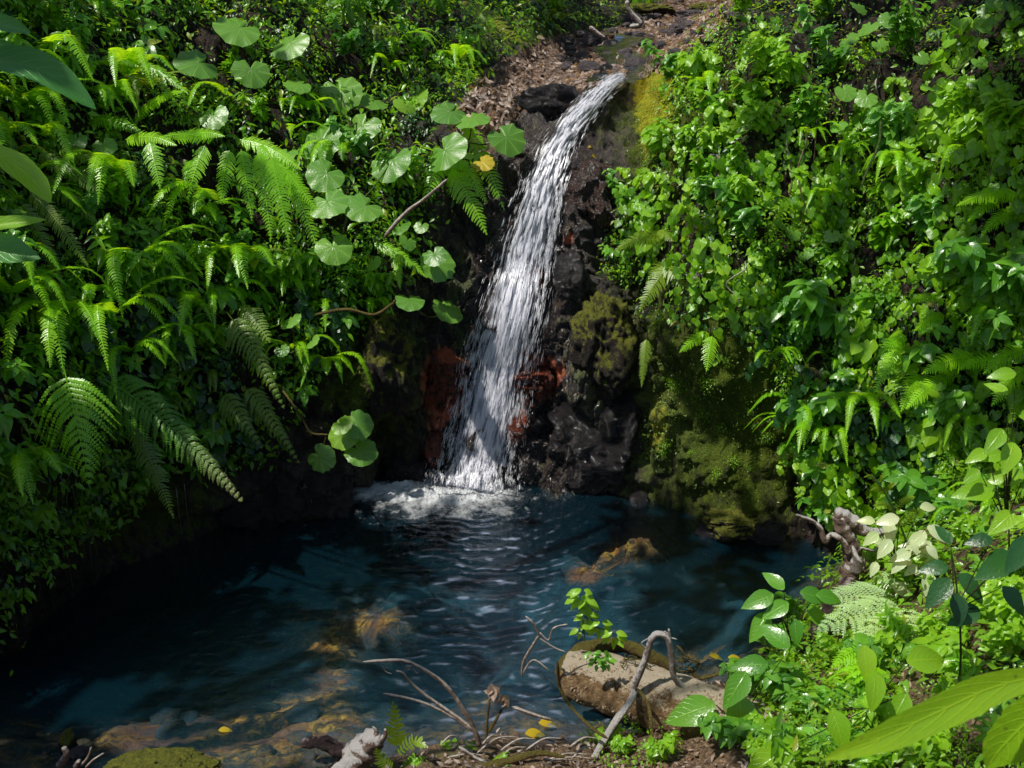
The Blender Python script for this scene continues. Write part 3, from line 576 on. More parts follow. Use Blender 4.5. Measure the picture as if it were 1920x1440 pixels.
bigplant('plant with two notched leaves beside the middle of the waterfall', (760,500), [(820,492,72),(815,478,50)], .45)
bigplant('low plant with fluted leaves closest to the waterfall', (720,560), [(768,562,58),(838,577,68)], .4)
bigplant('sprig of small rounded leaves below the pitted leaves', (720,440), [(752,425,42),(765,452,38),(700,492,34),(790,424,30)], .4)
bigplant('plant with two grey-green leaves in the left fern thicket', (240,330), [(195,272,48),(222,303,40),(140,262,50),(535,290,55)], .5)
bigplant('plant with two pale leaves low in the shaded left bank', (560,640), [(545,600,46),(528,655,30),(585,640,34)], .4)
bigplant('heart-leaved plant at the very top right of centre', (1640,60), [(1610,12,40),(1630,50,44),(1592,72,42),(1650,82,36)], .35)
bigplant('heart-leaved plant with flat overlapping leaves near the top edge, right', (1700,70), [(1670,35,46),(1710,36,44),(1697,54,38),(1755,60,40),(1727,107,34)], .35)
bigplant('pair of holed leaves on the right cliff face', (1610,200), [(1585,170,44),(1625,182,44),(1572,235,34)], .35)
bigplant('bright heart-leaved plant in the top right corner', (1870,60), [(1855,12,50),(1902,12,42),(1850,55,40),(1837,115,36),(1777,125,34,'bigyel'),(1740,162,30)], .35)
bigplant('lobed leaves in the middle of the right creepers', (1490,450), [(1488,435,34),(1510,475,32),(1465,420,28),(1560,440,32)], .3)
# round-leaved spray hanging over the pool
h = hit(520, 720, False)[0]; sp0 = root('hanging_spray', 'spray of four bright round leaves hanging over the pool left of the waterfall', 'plant', h)
Ysp = h[1]-.75; pts = [h]+[P(x, y, Ysp) for x, y in [(540,745),(570,790),(585,812),(617,815)]]
s = MB(); tube(s, pts, [.012, .009], 7, 30); tube(s, [P(612,815,Ysp), P(606,840,Ysp)], [.007, .005], 6, 8); obj('stem', s, M['ochre'], sp0)
for i, (x, y, w, tl) in enumerate([(668,793,56,(.3,-.6,.7)),(642,812,56,(-.1,-.8,.5)),(675,845,56,(.2,-.6,.8)),(600,857,50,(-.2,-.95,.3)),(640,795,40,(-.3,-.5,.8))]):
    mb = MB(); p = P(x, y, Ysp-.03*i); dd = nrmz(np.array([[.6, -.3, -.4]])); inst(mb, heart_t(36, 7, .02, .15, .6, i+50), p[None], frames(nrmz(np.array(tl))[None], dd), [w/F*proj(p)[2]*1.1], [.6]); obj('leaf', mb, M['bigyel' if i in (1, 4) else 'big'], sp0)
# long blades at left edge and big foreground leaf
def blade(label, pts, w, Y, mat='lance', name='long_leaf_plant', fold=.35, cat='plant', flat=None, stalkto=None, yoff=None):
    c = np.array([P(x, y, Y+(yoff[i] if yoff else 0)) for i, (x, y) in enumerate(pts)]); c = crom(c, 24); T = nrmz(np.gradient(c, axis=0)); S = nrmz(np.cross(T, nrmz(np.array(flat or (0.1, -.7, .6)))))
    Nn = np.cross(S, T); Nn *= np.sign(Nn@np.array([0, -.6, .8]))[:, None]; t = np.linspace(0, 1, 24); wd = w/F*Y*np.interp(t, [0, .08, .35, .7, .93, 1], [.05, .65, 1, .8, .3, .02])
    a = np.linspace(-1, 1, 9); V = c[:, None]+S[:, None]*a[None, :, None]*wd[:, None, None]+Nn[:, None]*((np.abs(a)**1.2)[None]*wd[:, None]*fold)[..., None]
    V = V+Nn[:, None]*(.06*wd[:, None]*np.sin(t*60)[:, None]*np.abs(a)[None]**2)[..., None]
    D = np.zeros(V.shape); D[..., 0] = t[:, None]*1.0; D[..., 1] = a[None]; D[..., 2] = rs.uniform(.3, .7)
    r0 = root(name, label, cat, c[0]); mb = MB(); mb.add(V, gridf(24, 9), D); obj('leaf', mb, M[mat], r0)
    s = MB(); e = stalkto if stalkto is not None else hit(pts[0][0]-40, pts[0][1]+200, False)[0]
    tube(s, [e, (e+c[0])/2+np.array([0, -.02, 0]), c[0]], [.02, .008], 7, 16); obj('leaf_stalk', s, M['gstem'], r0); return r0
blade('long blue-green leaf lying across the upper left corner', [(-60,110),(40,120),(110,150),(180,205)], 33, 6.2)
blade('short long leaf at the left edge near the top corner', [(-80,30),(0,45),(58,62)], 20, 6.2)
blade('wide leaf poking in above the long leaf at top left', [(-60,85),(0,100),(105,140)], 26, 6.3)
blade('yellow-veined drooping leaf at the left edge', [(-40,270),(30,310),(70,345),(96,380)], 24, 5.9, 'ovalbright')
blade('flat bright leaf at the left edge at mid height', [(-60,430),(10,420),(86,412)], 16, 5.8, 'ovalbright')
blade('broad pitted leaf at the left edge under the flat bright leaf', [(-70,455),(0,468),(76,485)], 34, 5.8, 'lance')
gb = np.array([1.9, 2.4, 1.2])
blade('huge bright green leaf in the foreground at the lower right', [(1960,1265),(1860,1290),(1760,1335),(1650,1385),(1540,1425)], 44, 2.3, 'limeleaf', 'foreground_leaf_plant', .2, stalkto=gb, flat=(0.15,-.85,.5), yoff=[.25,.15,.05,-.05,-.12])
blade('pale lime leaf in the bottom right corner behind the huge leaf', [(1990,1300),(1930,1350),(1880,1400),(1850,1440)], 60, 2.6, 'limeleaf', 'corner_leaf_plant', .2, stalkto=gb+np.array([.3, .3, 0]))
# ------------------------------------------------------------------ plant variants, copied over the slopes
def lv(mb, T, pos, n, d, sc, rnd=None):
    pos = np.array(pos); k = len(pos)
    if k: inst(mb, T, pos, frames(np.array(n), np.array(d)), sc, rs.uniform(0, .97, k) if rnd is None else rnd)
def v_whorl(nsh=4, L=.35, ll=.14):
    fo, st = MB(), MB(); ps, ns, ds, sc = [], [], [], []
    for k in range(nsh):
        a = rs.uniform(-1.2, 1.2); o = np.array([math.cos(a), math.sin(a), 0]); l = L*rs.uniform(.5, 1.2)
        e = o*l*.8+UP*l*rs.uniform(-.2, .7); tube(st, [(0, 0, 0), o*l*.4+UP*l*.4, e], [.006, .003], 5, 8)
        ax = nrmz(e-o*l*.3); m = rs.randint(5, 8); n0 = nrmz(UP*.8+o*.5)
        for j in range(m):
            b = 2*PI*j/m+rs.uniform(-.2, .2); x = nrmz(np.cross(n0, [.3, .2, 1.])); y = np.cross(n0, x); d = x*math.cos(b)+y*math.sin(b)-UP*.25
            ps.append(e+d*.012); ns.append(n0+.15*rs.normal(size=3)); ds.append(d); sc.append(ll*rs.uniform(.7, 1.15))
    lv(fo, LEAFD, ps, ns, ds, np.array(sc)); return st, fo
def v_vine(nr=5, L=.7, ll=.072, T=None):
    fo, st = MB(), MB(); ps, ns, ds, sc = [], [], [], []
    for k in range(nr):
        y0 = rs.uniform(-.3, .3); l = L*rs.uniform(.4, 1.2); pts = [np.array([-.05, y0, .05])]
        x, y, z = .08, y0, .06
        while z > -l: pts.append(np.array([x, y, z])); x = .10+.08*rs.uniform(-1, 1); y += rs.uniform(-.06, .06); z -= .12
        if len(pts) < 3: pts.append(pts[-1]-UP*.1)
        c = crom(pts, len(pts)*4); tube(st, c, [.004, .002], 4, len(c))
        for p in c[2::1]:
            if rs.rand() < .75:
                o = np.array([rs.uniform(.3, 1), rs.uniform(-1, 1), rs.uniform(-.3, .3)]); q = p+o*rs.uniform(.02, .07)
                ps.append(q); ns.append(np.array([1, 0, .45])+.35*rs.normal(size=3)); ds.append(np.array([.2, rs.uniform(-.5, .5), -1])); sc.append(ll*rs.uniform(.5, 1.25))
    lv(fo, T or HEARTS, ps, ns, ds, np.array(sc)); return st, fo
def v_herb(nr=6, L=.4, ll=.12, T=None, down=.2, lean=.5):
    fo, st = MB(), MB(); ps, ns, ds, sc = [], [], [], []
    for k in range(nr):
        a = rs.uniform(-1.6, 1.6); o = np.array([math.cos(a), math.sin(a), 0]); l = L*rs.uniform(.5, 1.2); tip = o*l*lean+UP*l
        c = crom([np.zeros(3), tip*.5+UP*.08*l, tip-UP*down*l*.3], 14); tube(st, c, [.005, .002], 5, 10)
        for i in range(3, 14):
            for s in (0, PI):
                b = s+i*1.4+rs.uniform(-.3, .3); d = np.array([math.cos(b), math.sin(b), .15-down*rs.uniform(.5, 2)])
                ps.append(c[i]); ns.append(UP*.8+np.array([.4, 0, 0])+.2*rs.normal(size=3)); ds.append(d); sc.append(ll*rs.uniform(.55, 1.1)*(1.0 if i < 12 else .7))
    lv(fo, T or LEAFW, ps, ns, ds, np.array(sc)); return st, fo
def v_bush(n=160, R=.28, ll=.05):
    fo, st = MB(), MB(); ps, ns, ds = [], [], []
    for k in range(7):
        o = nrmz(rs.normal(size=3)+np.array([.8, 0, .6])); tube(st, [(0, 0, 0), o*R*.6+UP*.03, o*R], [.005, .002], 4, 6)
    for k in range(n):
        o = nrmz(rs.normal(size=3)+np.array([.8, 0, .5])); r = R*rs.uniform(.4, 1.1); ps.append(o*r); ns.append(UP+o*.5+.4*rs.normal(size=3)); ds.append(o+.5*rs.normal(size=3))
    lv(fo, LEAF, ps, ns, ds, ll*rs.uniform(.6, 1.3, n)); return st, fo
def v_fern(nf=5, L=.5, hw=.05):
    fr = []
    for k in range(nf):
        a = rs.uniform(-1.4, 1.4); o = np.array([math.cos(a), math.sin(a), 0]); l = L*rs.uniform(.6, 1.15); q = MB()
        pth = [np.zeros(3), o*l*.35+UP*l*.22, o*l*.7+UP*l*.2, o*l*.95-UP*l*rs.uniform(.0, .3)]
        comb(q, pth, nrmz(UP+o*.5), hw*rs.uniform(.8, 1.2), int(l/hw*5), rs.uniform(.1, .9)); fr.append(q)
    return None, fr
VAR = {}
def mkvar(key, fn, mat, n=3):
    L = []
    for i in range(n):
        st, fo = fn(); parts = []
        if st is not None: m = st.mesh('stem'); m.materials.append(M['stem']); parts.append(('stem', m))
        if isinstance(fo, list):
            for q in fo: m = q.mesh('frond'); m.materials.append(M[mat]); parts.append(('frond', m))
        else: m = fo.mesh('foliage'); m.materials.append(M[mat]); parts.append(('foliage', m))
        L.append(parts)
    VAR[key] = L
mkvar('whorl', v_whorl, 'oval', 4); mkvar('whorlb', lambda: v_whorl(4, .35, .15), 'ovalbright', 2)
mkvar('vine', v_vine, 'underR', 5); mkvar('vinel', lambda: v_vine(4, .8, .105), 'ovalbright', 3); mkvar('vined', lambda: v_vine(5, .6, .08), 'dark', 2)
mkvar('herb', v_herb, 'under', 3); mkvar('herbb', lambda: v_herb(6, .35, .13, LEAFD), 'ovalbright', 3); mkvar('herbd', lambda: v_herb(6, .4, .12, LEAFD), 'oval', 3)
mkvar('shrub', lambda: v_herb(5, .5, .19, LEAFD, .9, .9), 'oval', 3)
mkvar('bush', v_bush, 'under', 3); mkvar('bushd', v_bush, 'dark', 2); mkvar('bushr', v_bush, 'underR', 3)
mkvar('lance', lambda: v_herb(5, .45, .18, LANCE, .3, .7), 'under', 3)
mkvar('fern', v_fern, 'fern', 4); mkvar('fernd', v_fern, 'ferndim', 3); mkvar('fernbig', lambda: v_fern(6, .75, .07), 'fern', 3)
KN = {'whorl': ('leafy_plant', 'plant with whorls of dark oval leaves'), 'whorlb': ('leafy_plant', 'plant with whorls of light oval leaves'), 'vine': ('creeper', 'hanging creeper with small heart leaves'),
 'vinel': ('creeper', 'creeper with larger light green heart leaves'), 'vined': ('creeper', 'dark shaded creeper'), 'herb': ('leafy_plant', 'upright leafy herb'), 'herbb': ('leafy_plant', 'bright herb with ribbed leaves'),
 'herbd': ('leafy_plant', 'glossy dark leafy plant'), 'shrub': ('shrub', 'shrub with drooping pointed leaves'), 'bush': ('shrub', 'low bush of tiny leaves'), 'bushd': ('shrub', 'small dark bush'), 'bushr': ('shrub', 'small fresh green bush'),
 'lance': ('leafy_plant', 'plant with narrow pointed leaves'), 'fern': ('fern', 'small green fern'), 'fernd': ('fern', 'small olive fern'), 'fernbig': ('fern', 'fern with long spreading fronds')}
ZONES = [(250,150,'in the top left corner'),(250,420,'by the arching fern, left side'),(200,720,'low on the left bank'),(450,640,'under the large drooping fern'),(560,100,'among the top-left round leaves'),(800,90,'high on the slope left of the stream'),
 (760,350,'near the round leaves beside the fall'),(420,860,'just above the left edge of the pool'),(1330,190,'at the top of the right cliff'),(1330,430,'on the upper right cliff beside the fall'),(1560,300,'on the right cliff above mid height'),(1750,150,'in the top right corner'),
 (1600,560,'in the middle of the right-hand greenery'),(1820,480,'at the right edge, mid height'),(1760,760,'above the driftwood stump, right side'),(1350,720,'on the mossy rock face'),(1850,950,'on the sunlit bank behind the stump'),(1700,1180,'around the white-lit fern, lower right'),
 (1800,1380,'beside the huge foreground leaf'),(1480,1330,'at the right end of the fallen log'),(1230,1400,'in front of the fallen log'),(850,1400,'on the debris bar at the bottom')]
def zone(px, py): return min(ZONES, key=lambda z: (z[0]-px)**2+(z[1]-py)**2)[2]
def put(key, px, py, sc=1.0, off=0.0, label=None, n=None, rz=None, group=None):
    h = hit(px, py, False)
    if h is None: return
    l, nn_ = h
    if l[2] < -.02: return
    o = nn_.copy(); o[2] = 0
    if np.linalg.norm(o) < .35: o = np.array([0, -1., 0])
    az = math.atan2(o[1], o[0]); az = az*.6+(-PI/2)*.4 if abs(az+PI/2) < 2 else -PI/2
    az += rs.uniform(-.35, .35) if rz is None else rz
    l = l+nn_*off; nm, desc = KN[key]; lab = label or desc+' '+zone(px, py)
    gp = group or (None if label else desc+'s '+zone(px, py))
    r0 = root(nm, lab, {'creeper': 'creeper', 'fern': 'fern', 'shrub': 'bush'}.get(nm, 'plant'), l, gp)
    r0.rotation_euler = (rs.uniform(-.15, .15), rs.uniform(-.15, .15), az); r0.scale = (sc, sc, sc)
    del r0['_o']
    for pn_, m in random.choice(VAR[key]):
        o_ = bpy.data.objects.new(pn_, m); C.objects.link(o_); o_.parent = r0
    return r0
ROCKZ = [(560,740),(640,620),(740,560),(790,420),(850,370),(925,300),(930,190),(1000,150),(1180,110),(1262,120),(1250,200),(1240,260),(1180,350),(1130,440),(1120,520),(1190,540),(1200,600),(1300,610),(1420,640),(1480,760),(1490,900),(1560,960),(1600,1020),(1560,1100),(1560,1200),(1430,1240),(1200,1010),(640,960),(420,980),(250,1080),(0,1260),(0,1130),(120,1000),(300,900),(430,880),(520,850)]
WATERP = [(0,1230),(130,1110),(300,1040),(480,985),(640,930),(930,915),(1220,945),(1300,975),(1480,1000),(1555,1070),(1540,1180),(1420,1240),(1400,1300),(1080,1290),(1000,1380),(560,1400),(0,1460)]
def okveg(px, py): return not (inpoly(px, py, ROCKZ) or inpoly(px, py, litpoly) or inpoly(px, py, WATERP))
def scatter(n, box, keys, wts, smin, smax, mind, offr=(0, .15), test=None):
    pts = []; tries = 0
    while len(pts) < n and tries < n*40:
        tries += 1; x = rs.uniform(box[0], box[2]); y = rs.uniform(box[1], box[3])
        if not okveg(x, y) or (test and not test(x, y)): continue
        if any((x-a)**2+(y-b)**2 < mind*mind for a, b in pts) or any((x-a)**2+(y-b)**2 < r_*r_ for a, b, r_ in KEEP): continue
        pts.append((x, y)); put(keys[rs.choice(len(keys), p=np.array(wts)/sum(wts))], x, y, rs.uniform(smin, smax), rs.uniform(*offr))
scatter(24, (-20, 120, 860, 600), ['fernbig','fern'], [3,1], .8, 1.25, 75, (.05, .25))
scatter(12, (20, 600, 560, 900), ['fernbig','fernd'], [2,1], .6, 1.0, 75, (.05, .2))
scatter(14, (1500, 250, 1940, 900), ['fernbig','fern'], [2,1], .5, .85, 70, (.05, .15))
scatter(120, (-40, 20, 900, 560), ['whorl','herb','herbd','bush','bushd','lance','fern','fernd','vine'], [2,2,1.5,2,1,2.5,1.5,1,.5], .7, 1.25, 42)
scatter(75, (-40, 520, 620, 930), ['whorl','herbd','bushd','vined','fernd','whorlb','lance','fern'], [4,2,1.5,1,1,.6,1,.7], .7, 1.2, 44, (0, .2))
scatter(125, (1180, 20, 1960, 560), ['vine','vinel','herbb','bushr','herbd','fern','herb'], [5,2.2,1,1.5,1,.3,1], .7, 1.2, 38, (0, .1))
scatter(75, (1420, 540, 1960, 960), ['vine','shrub','herbd','whorl','vined','bushr','fern','vinel'], [2,1.3,1.3,1.2,1,1.2,.8,1], .7, 1.2, 42, (0, .15))
scatter(46, (1600, 940, 1960, 1240), ['herbb','whorlb','lance','bush','fern','whorl','shrub'], [2,1.5,1,1,1,1,.4], .55, .9, 44, (0, .05))
scatter(46, (1400, 1180, 1960, 1460), ['whorl','herbb','lance','bushr','fernbig','whorlb'], [1.5,2,1,2,.5,1.2], .4, .75, 46, (0, .05))
# picked-out plants
for k, x, y, s, lab in [('shrub',1520,800,1.1,'leafy spray drooping over the dark rock at the right end of the mossy face'),('herbb',1300,160,1.0,'bright plant with long ribbed leaves beside the yellow moss at the lip'),
  ('whorl',385,790,.95,'five-leaved whorl lowest over the pool, left bank'),('whorl',310,870,.9,'small whorled plant between the two large lower-left fronds'),('whorl',60,870,1.0,'whorled plant at the left edge beside the broad frond'),
  ('whorlb',60,960,.7,'sprig of pale striped leaves lowest at the left edge'),('herbb',1040,25,.9,'dark-leaved sapling standing by the stream above the fall'),('fernd',1050,40,1.2,'shaded fern in the hollow above the leaf litter'),
  ('bushr',60,1055,.5,'lone tuft of leaves low on the shaded left bank'),('whorl',1150,470,.6,'thin twig with a few leaves hanging beside the waterfall right side')]:
    put(k, x, y, s, .03, lab)
for x, y, s in [(1120,1385,.5),(1180,1375,.6),(1240,1400,.6),(1150,1425,.5),(1210,1430,.55)]: put('bushr', x, y, s, .0)
for x, y, s in [(1170,1410,.45),(1235,1425,.5),(1140,1395,.4)]: put('herbb', x, y, s, 0)
for x, y, s in [(820,1390,.5),(870,1395,.42),(845,1400,.42),(960,1420,.35),(780,1420,.35)]: put('whorlb', x, y, s, 0)
for i in range(26):
    x, y = rs.uniform(1195, 1480), rs.uniform(600, 900); put('bushr', x, y, rs.uniform(.15, .35), -.01, 'tiny plant rooted in the moss of the right rock face', group='tiny plants on the mossy rock face')
for i in range(9):
    x, y = [(1500,1330),(1420,1290),(1470,1400),(1440,1215),(1500,1170),(1480,1130),(1560,1330),(1380,1390),(1540,1400)][i]
    put('shrub', x, y, .5+.15*rs.rand(), .05, None)
# pink flowers
for i, (x, y) in enumerate([(1515,255),(1345,295),(1305,520),(1528,592),(1060,1400),(1400,240)]):
    if i == 4: continue
    h = hit(x, y, False)[0]; c = h+nrmz(CAM-h)*.25; r0 = root('wildflower', 'cluster of tiny pale pink blossoms '+['below the top right creepers','left of the upper creepers','above the small bright ferns','over the drooping leafy spray','','near the top moss of the right cliff'][i], 'flower', h)
    q = MB(); k = 40; inst(q, LEAF, c+.035*rs.normal(size=(k, 3)), frames(rs.normal(size=(k, 3)), rs.normal(size=(k, 3))), np.full(k, .018), rs.rand(k)); obj('blossom', q, M['pink'], r0)
    s = MB(); tube(s, [h, (h+c)/2-UP*.03, c], [.004, .003], 5, 8); obj('stem', s, M['gstem'], r0)
# big fern mass lower right
def pathfern(label, fr, mat='fern', hwm=1.0, group=None):
    b = hit(fr[0][0], fr[0][1], False)[0]; r0 = root('fern', label, 'fern', b, group)
    for (x0, y0, x1, y1, w, Y0, Y1, sag) in fr:
        A = P(x0, y0, Y0); B = P(x1, y1, Y1); q = MB(); wd = w/F*proj((A+B)/2)[2]
        frond(q, arc(A, B, .06, 0), nrmz(np.array([0, -.25, 1.0])), wd*hwm, 15, 15, .6, ang=.45, droop=.25); obj('frond', q, M[mat], r0)
    return r0
pathfern('broad fern coloured white-green for sun sheen, lower right bank', [(1700,1140,1545,1125,62,5.75,5.6,0),(1710,1150,1535,1180,64,5.55,5.25,0),(1720,1160,1590,1240,60,5.4,5.0,0),(1740,1150,1680,1255,56,5.3,4.9,0),(1760,1140,1790,1240,50,5.3,5.0,0),(1730,1120,1640,1085,48,5.9,6.0,0),(1780,1120,1840,1180,46,5.4,5.2,0)], 'fernsun')
pathfern('shaded fern under the sunlit fern near the leaning trunk', [(1640,1240,1560,1300,34,4.9,4.8,0),(1650,1250,1620,1330,34,4.8,4.6,0),(1640,1230,1560,1250,30,5.0,4.9,0)])
# upright young fern
b = hit(1725, 1100, False)[0]; r0 = root('young_fern', 'tall upright young fern frond with spaced side leaflets behind the stump', 'fern', b)
Yb = 6.0; stem = [P(1730,1110,Yb), P(1708,1040,Yb), P(1680,965,Yb-.05), P(1650,910,Yb-.1), P(1620,884,Yb-.1)]; s = MB(); tube(s, stem, [.010, .004], 7, 30); obj('stem', s, M['gstem'], r0)
for (x0, y0, x1, y1, w) in [(1690,985,1650,985,10),(1690,985,1742,950,11),(1677,955,1638,948,9),(1680,955,1715,932,9),(1660,925,1632,920,7),(1662,925,1680,908,7),(1645,905,1620,895,5),(1650,905,1658,890,4)]:
    q = MB(); A = P(x0, y0, Yb-.05); B = P(x1, y1, Yb-.15); comb(q, arc(A, B, .03), nrmz(np.array([0, -.8, .5])), w/F*6.2*1.0, 13, .9, droop=.2); obj('frond', q, M['fernyel'], r0)
# dark foreground plants on the right
def fgplant(label, base, leaves, Y, mat='dark'):
    b = P(base[0], base[1], Y); r0 = root('broad_leaved_plant', label, 'plant', b-UP*.0); s = MB(); top = P(leaves[0][0], leaves[0][1], Y)
    tube(s, [b-UP*.3, b, (b+top)/2+np.array([.02, 0, 0]), top], [.008, .004], 7, 20); 
    for (x, y, L, dx, dy, nx) in leaves:
        p = P(x, y, Y+rs.uniform(-.1, .1)); q = MB(); inst(q, LEAFD, p[None], frames(np.array([[nx, -.6, .7]]), np.array([[dx, -.3, dy]])), [L/F*proj(p)[2]*1.15], [rs.uniform(.2, .9)]); obj('leaf', q, M[mat], r0)
        j = MB(); c = P(base[0]*.3+x*.7, base[1]*.3+y*.7, Y+.05) if False else top*.5+b*.5; tube(j, [c, (c+p)/2, p], [.004, .003], 5, 8); obj('leaf_stalk', j, M['stem'], r0)
    obj('stem', s, M['stem'], r0)
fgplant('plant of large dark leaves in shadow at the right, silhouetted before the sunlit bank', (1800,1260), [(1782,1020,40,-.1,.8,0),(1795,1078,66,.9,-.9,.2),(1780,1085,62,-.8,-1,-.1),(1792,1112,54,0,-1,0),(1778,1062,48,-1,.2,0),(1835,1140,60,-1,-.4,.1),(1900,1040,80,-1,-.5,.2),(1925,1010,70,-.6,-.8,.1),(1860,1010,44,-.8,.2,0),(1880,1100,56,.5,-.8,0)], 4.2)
fgplant('plant of red-stalked glossy leaves at the right end of the log', (1420,1400), [(1340,1320,88,-1,-.1,-.1),(1385,1300,92,0,-1,0),(1370,1365,84,-1,-.3,.1),(1400,1260,70,-.6,-.9,0),(1470,1270,78,.9,-.3,.1),(1480,1215,60,-.3,.8,0),(1500,1290,70,.5,-.8,.1),(1440,1245,60,-.9,.3,0)], 4.9, 'oval')
fgplant('sprig of rounded leaves over the pool below the stump', (1500,1270), [(1450,1115,56,-1,-.2,0),(1478,1130,50,-.9,-.4,0),(1440,1150,56,-.6,-.9,0),(1500,1110,52,.4,.2,0),(1515,1140,48,.6,-.6,.1),(1490,1160,44,0,-1,0),(1530,1115,46,.9,.1,0),(1470,1105,44,-.2,.7,0)], 5.6, 'oval')
fgplant('plant with striped leaves low in the right foreground', (1640,1440), [(1620,1210,60,0,-1,0),(1640,1260,64,-.2,-1,.1),(1700,1240,84,.9,.5,.1),(1560,1330,70,.2,-.9,0),(1700,1300,60,-.5,-.8,0),(1590,1400,90,-.9,.2,0),(1680,1390,80,.7,.3,.2),(1480,1400,90,-.8,-.4,0),(1530,1430,80,.5,-.5,0)], 4.2, 'herbm' if 'herbm' in M else 'ovalbright')
fgplant('bush of leaves coloured almost white for sun glare behind the stump', (1720,1090), [(1700+rs.normal()*42, 1015+rs.normal()*32, rs.uniform(26, 44), rs.uniform(-1, 1), rs.uniform(-1, .6), 0) for _ in range(26)], 5.7, 'pale')  # leaf colour carries the glare of the sun
fgplant('sapling with sunlit pointed leaves at the right edge above the bank', (1890,1150), [(1880,805,52,-.6,-.7,0),(1900,830,58,-.4,-1,0),(1910,780,48,.5,.3,0),(1865,915,70,-1,.1,.1),(1920,890,62,-.9,.2,0),(1880,850,44,-1,0,.1),(1900,960,56,-.7,-.5,0),(1850,845,40,-1,-.4,0),(1835,880,36,-.8,-.6,.1),(1890,740,40,-.3,.8,0),(1905,700,44,-.8,.3,0)], 5.0, 'ovalbright')
# sapling on the log
def sapling(label, stems, Y, tips, ll, mat='ovalbright'):
    b = P(stems[0][0][0], stems[0][0][1], Y); r0 = root('sapling', label, 'plant', b); s = MB()
    for st in stems: tube(s, [P(x, y, Y) for x, y in st], [.006, .003], 6, 14)
    obj('stem', s, M['gstem'], r0); ps, ns, ds = [], [], []
    for (x, y, k, sp) in tips:
        for j in range(k):
            a = 2*PI*j/k+rs.uniform(-.3, .3); p = P(x+sp*.35*math.cos(a), y+sp*.35*math.sin(a), Y+.03*math.sin(a)); ps.append(p); ds.append([math.cos(a), -.4, -math.sin(a)*.7-.25]); ns.append([.2*rs.normal(), -.5, .8+.2*rs.normal()])
    q = MB(); lv(q, LEAFD, ps, ns, ds, ll*rs.uniform(.7, 1.2, len(ps)), rs.uniform(.4, .96, len(ps))); obj('foliage', q, M[mat], r0)
sapling('bright little sapling growing from the fallen log over the pool', [[(1097,1207),(1093,1165),(1088,1120)],[(1095,1170),(1130,1180),(1155,1190)],[(1094,1160),(1110,1150)]], 5.6, [(1090,1112,9,22),(1098,1130,6,18),(1085,1125,6,20),(1100,1155,6,20),(1125,1172,7,20),(1150,1190,7,20),(1090,1180,4,16)], .085)
sapling('dark-leaved seedling in the crook of the log', [[(1115,1245),(1118,1225)],[(1115,1245),(1135,1232)]], 5.25, [(1110,1228,7,16),(1128,1228,7,16),(1120,1240,7,18),(1138,1240,6,14)], .055, 'oval')
b = P(738, 1400, 4.75); r0 = root('young_fern', 'small upright fern frond with paired leaflets beside the splintered stump', 'fern', b)
q = MB(); comb(q, [P(742,1412,4.75), P(742,1370,4.75), P(737,1318,4.75)], np.array([0, -1, .1]), .075, 11, .9, stalk=.2, droop=.0); obj('frond', q, M['fernyel'], r0)
q = MB(); comb(q, [P(745,1412,4.75), P(775,1390,4.7), P(800,1400,4.65)], np.array([0, -.7, .7]), .05, 12, .9, droop=.1); obj('frond', q, M['fernyel'], r0)
q = MB(); comb(q, [P(735,1440,4.6), P(715,1425,4.6), P(705,1400,4.6)], np.array([0, -.9, .4]), .05, 12, .9, droop=.1); obj('frond', q, M['fernyel'], r0)

# ------------------------------------------------------------------ undergrowth (stuff)
def undergrowth(name, label, Vs, Ns, n, mat, lo, hi, offr, T, prob):
    # one mass of small leaves rooted on the given surface points
    idx = rs.randint(0, len(Vs), n*4); p = Vs[idx]+.03*rs.normal(size=(n*4, 3)); nn_ = Ns[idx]; x, y, d = proj(p)
    k = rs.rand(n*4) < prob(x, y, p); p, nn_ = p[k][:n], nn_[k][:n]; k = len(p)
    off = rs.uniform(offr[0], offr[1], k)**1.0; p = p+nn_*off[:, None]
    nz = nrmz(UP*.7+nn_*.7+.45*rs.normal(size=(k, 3))); dr = nn_*np.array([1, 1, 0])-UP*.5+.7*rs.normal(size=(k, 3))
    mb = MB(); inst(mb, T, p, frames(nz, dr), lo+(hi-lo)*rs.rand(k)**1.8, np.clip(.5+.25*rs.normal(size=k)+.3*pn(p*1.5), 0, .97))
    o = obj(name, mb, mat); tag(o, label, 'undergrowth', kind='stuff'); return o
cv = cliffV; cn = nn2.reshape(-1, 3); cx, cy, cd = proj(cv)
gcell = np.linalg.norm(np.cross(np.gradient(g, axis=0), np.gradient(g, axis=1)), axis=-1).ravel(); 
vis = (cx > -250) & (cx < 2200) & (cy > -200) & (cy < 1300) & (cv[:, 2] > .15)
w_ = np.where(vis, gcell/np.maximum(cd, 3)**1.2, 0); w_ /= w_.sum()
pool_i = rs.choice(len(cv), 400000, p=w_); 
def vegp(x, y, p):
    k = 1.0-(inpoly(x, y, ROCKZ) | inpoly(x, y, litpoly)); k = k*np.clip(.75+1.4*fbm(p, 2, 1.3), .12, 1); k = np.where((x > 1180) & (y < 560), k*.55, k); return k
L_ = pool_i[cx[pool_i] < 1080]; R_ = pool_i[cx[pool_i] >= 1080]
undergrowth('slope_undergrowth', 'dense mixed undergrowth of small leaves covering the left bank', cv[L_], cn[L_], 36000, M['under'], .035, .115, (0, .28), LEAF, vegp)
undergrowth('shade_undergrowth', 'dark leaves filling the gaps low on the left bank', cv[L_], cn[L_], 16000, M['dark'], .04, .11, (-.02, .15), LEAF, lambda x, y, p: vegp(x, y, p))  # dark leaf colour paints shade into the gaps
undergrowth('cliff_undergrowth', 'mat of creeping leaves covering the right cliff', cv[R_], cn[R_], 17000, M['underR'], .022, .085, (0, .2), LEAF, vegp)
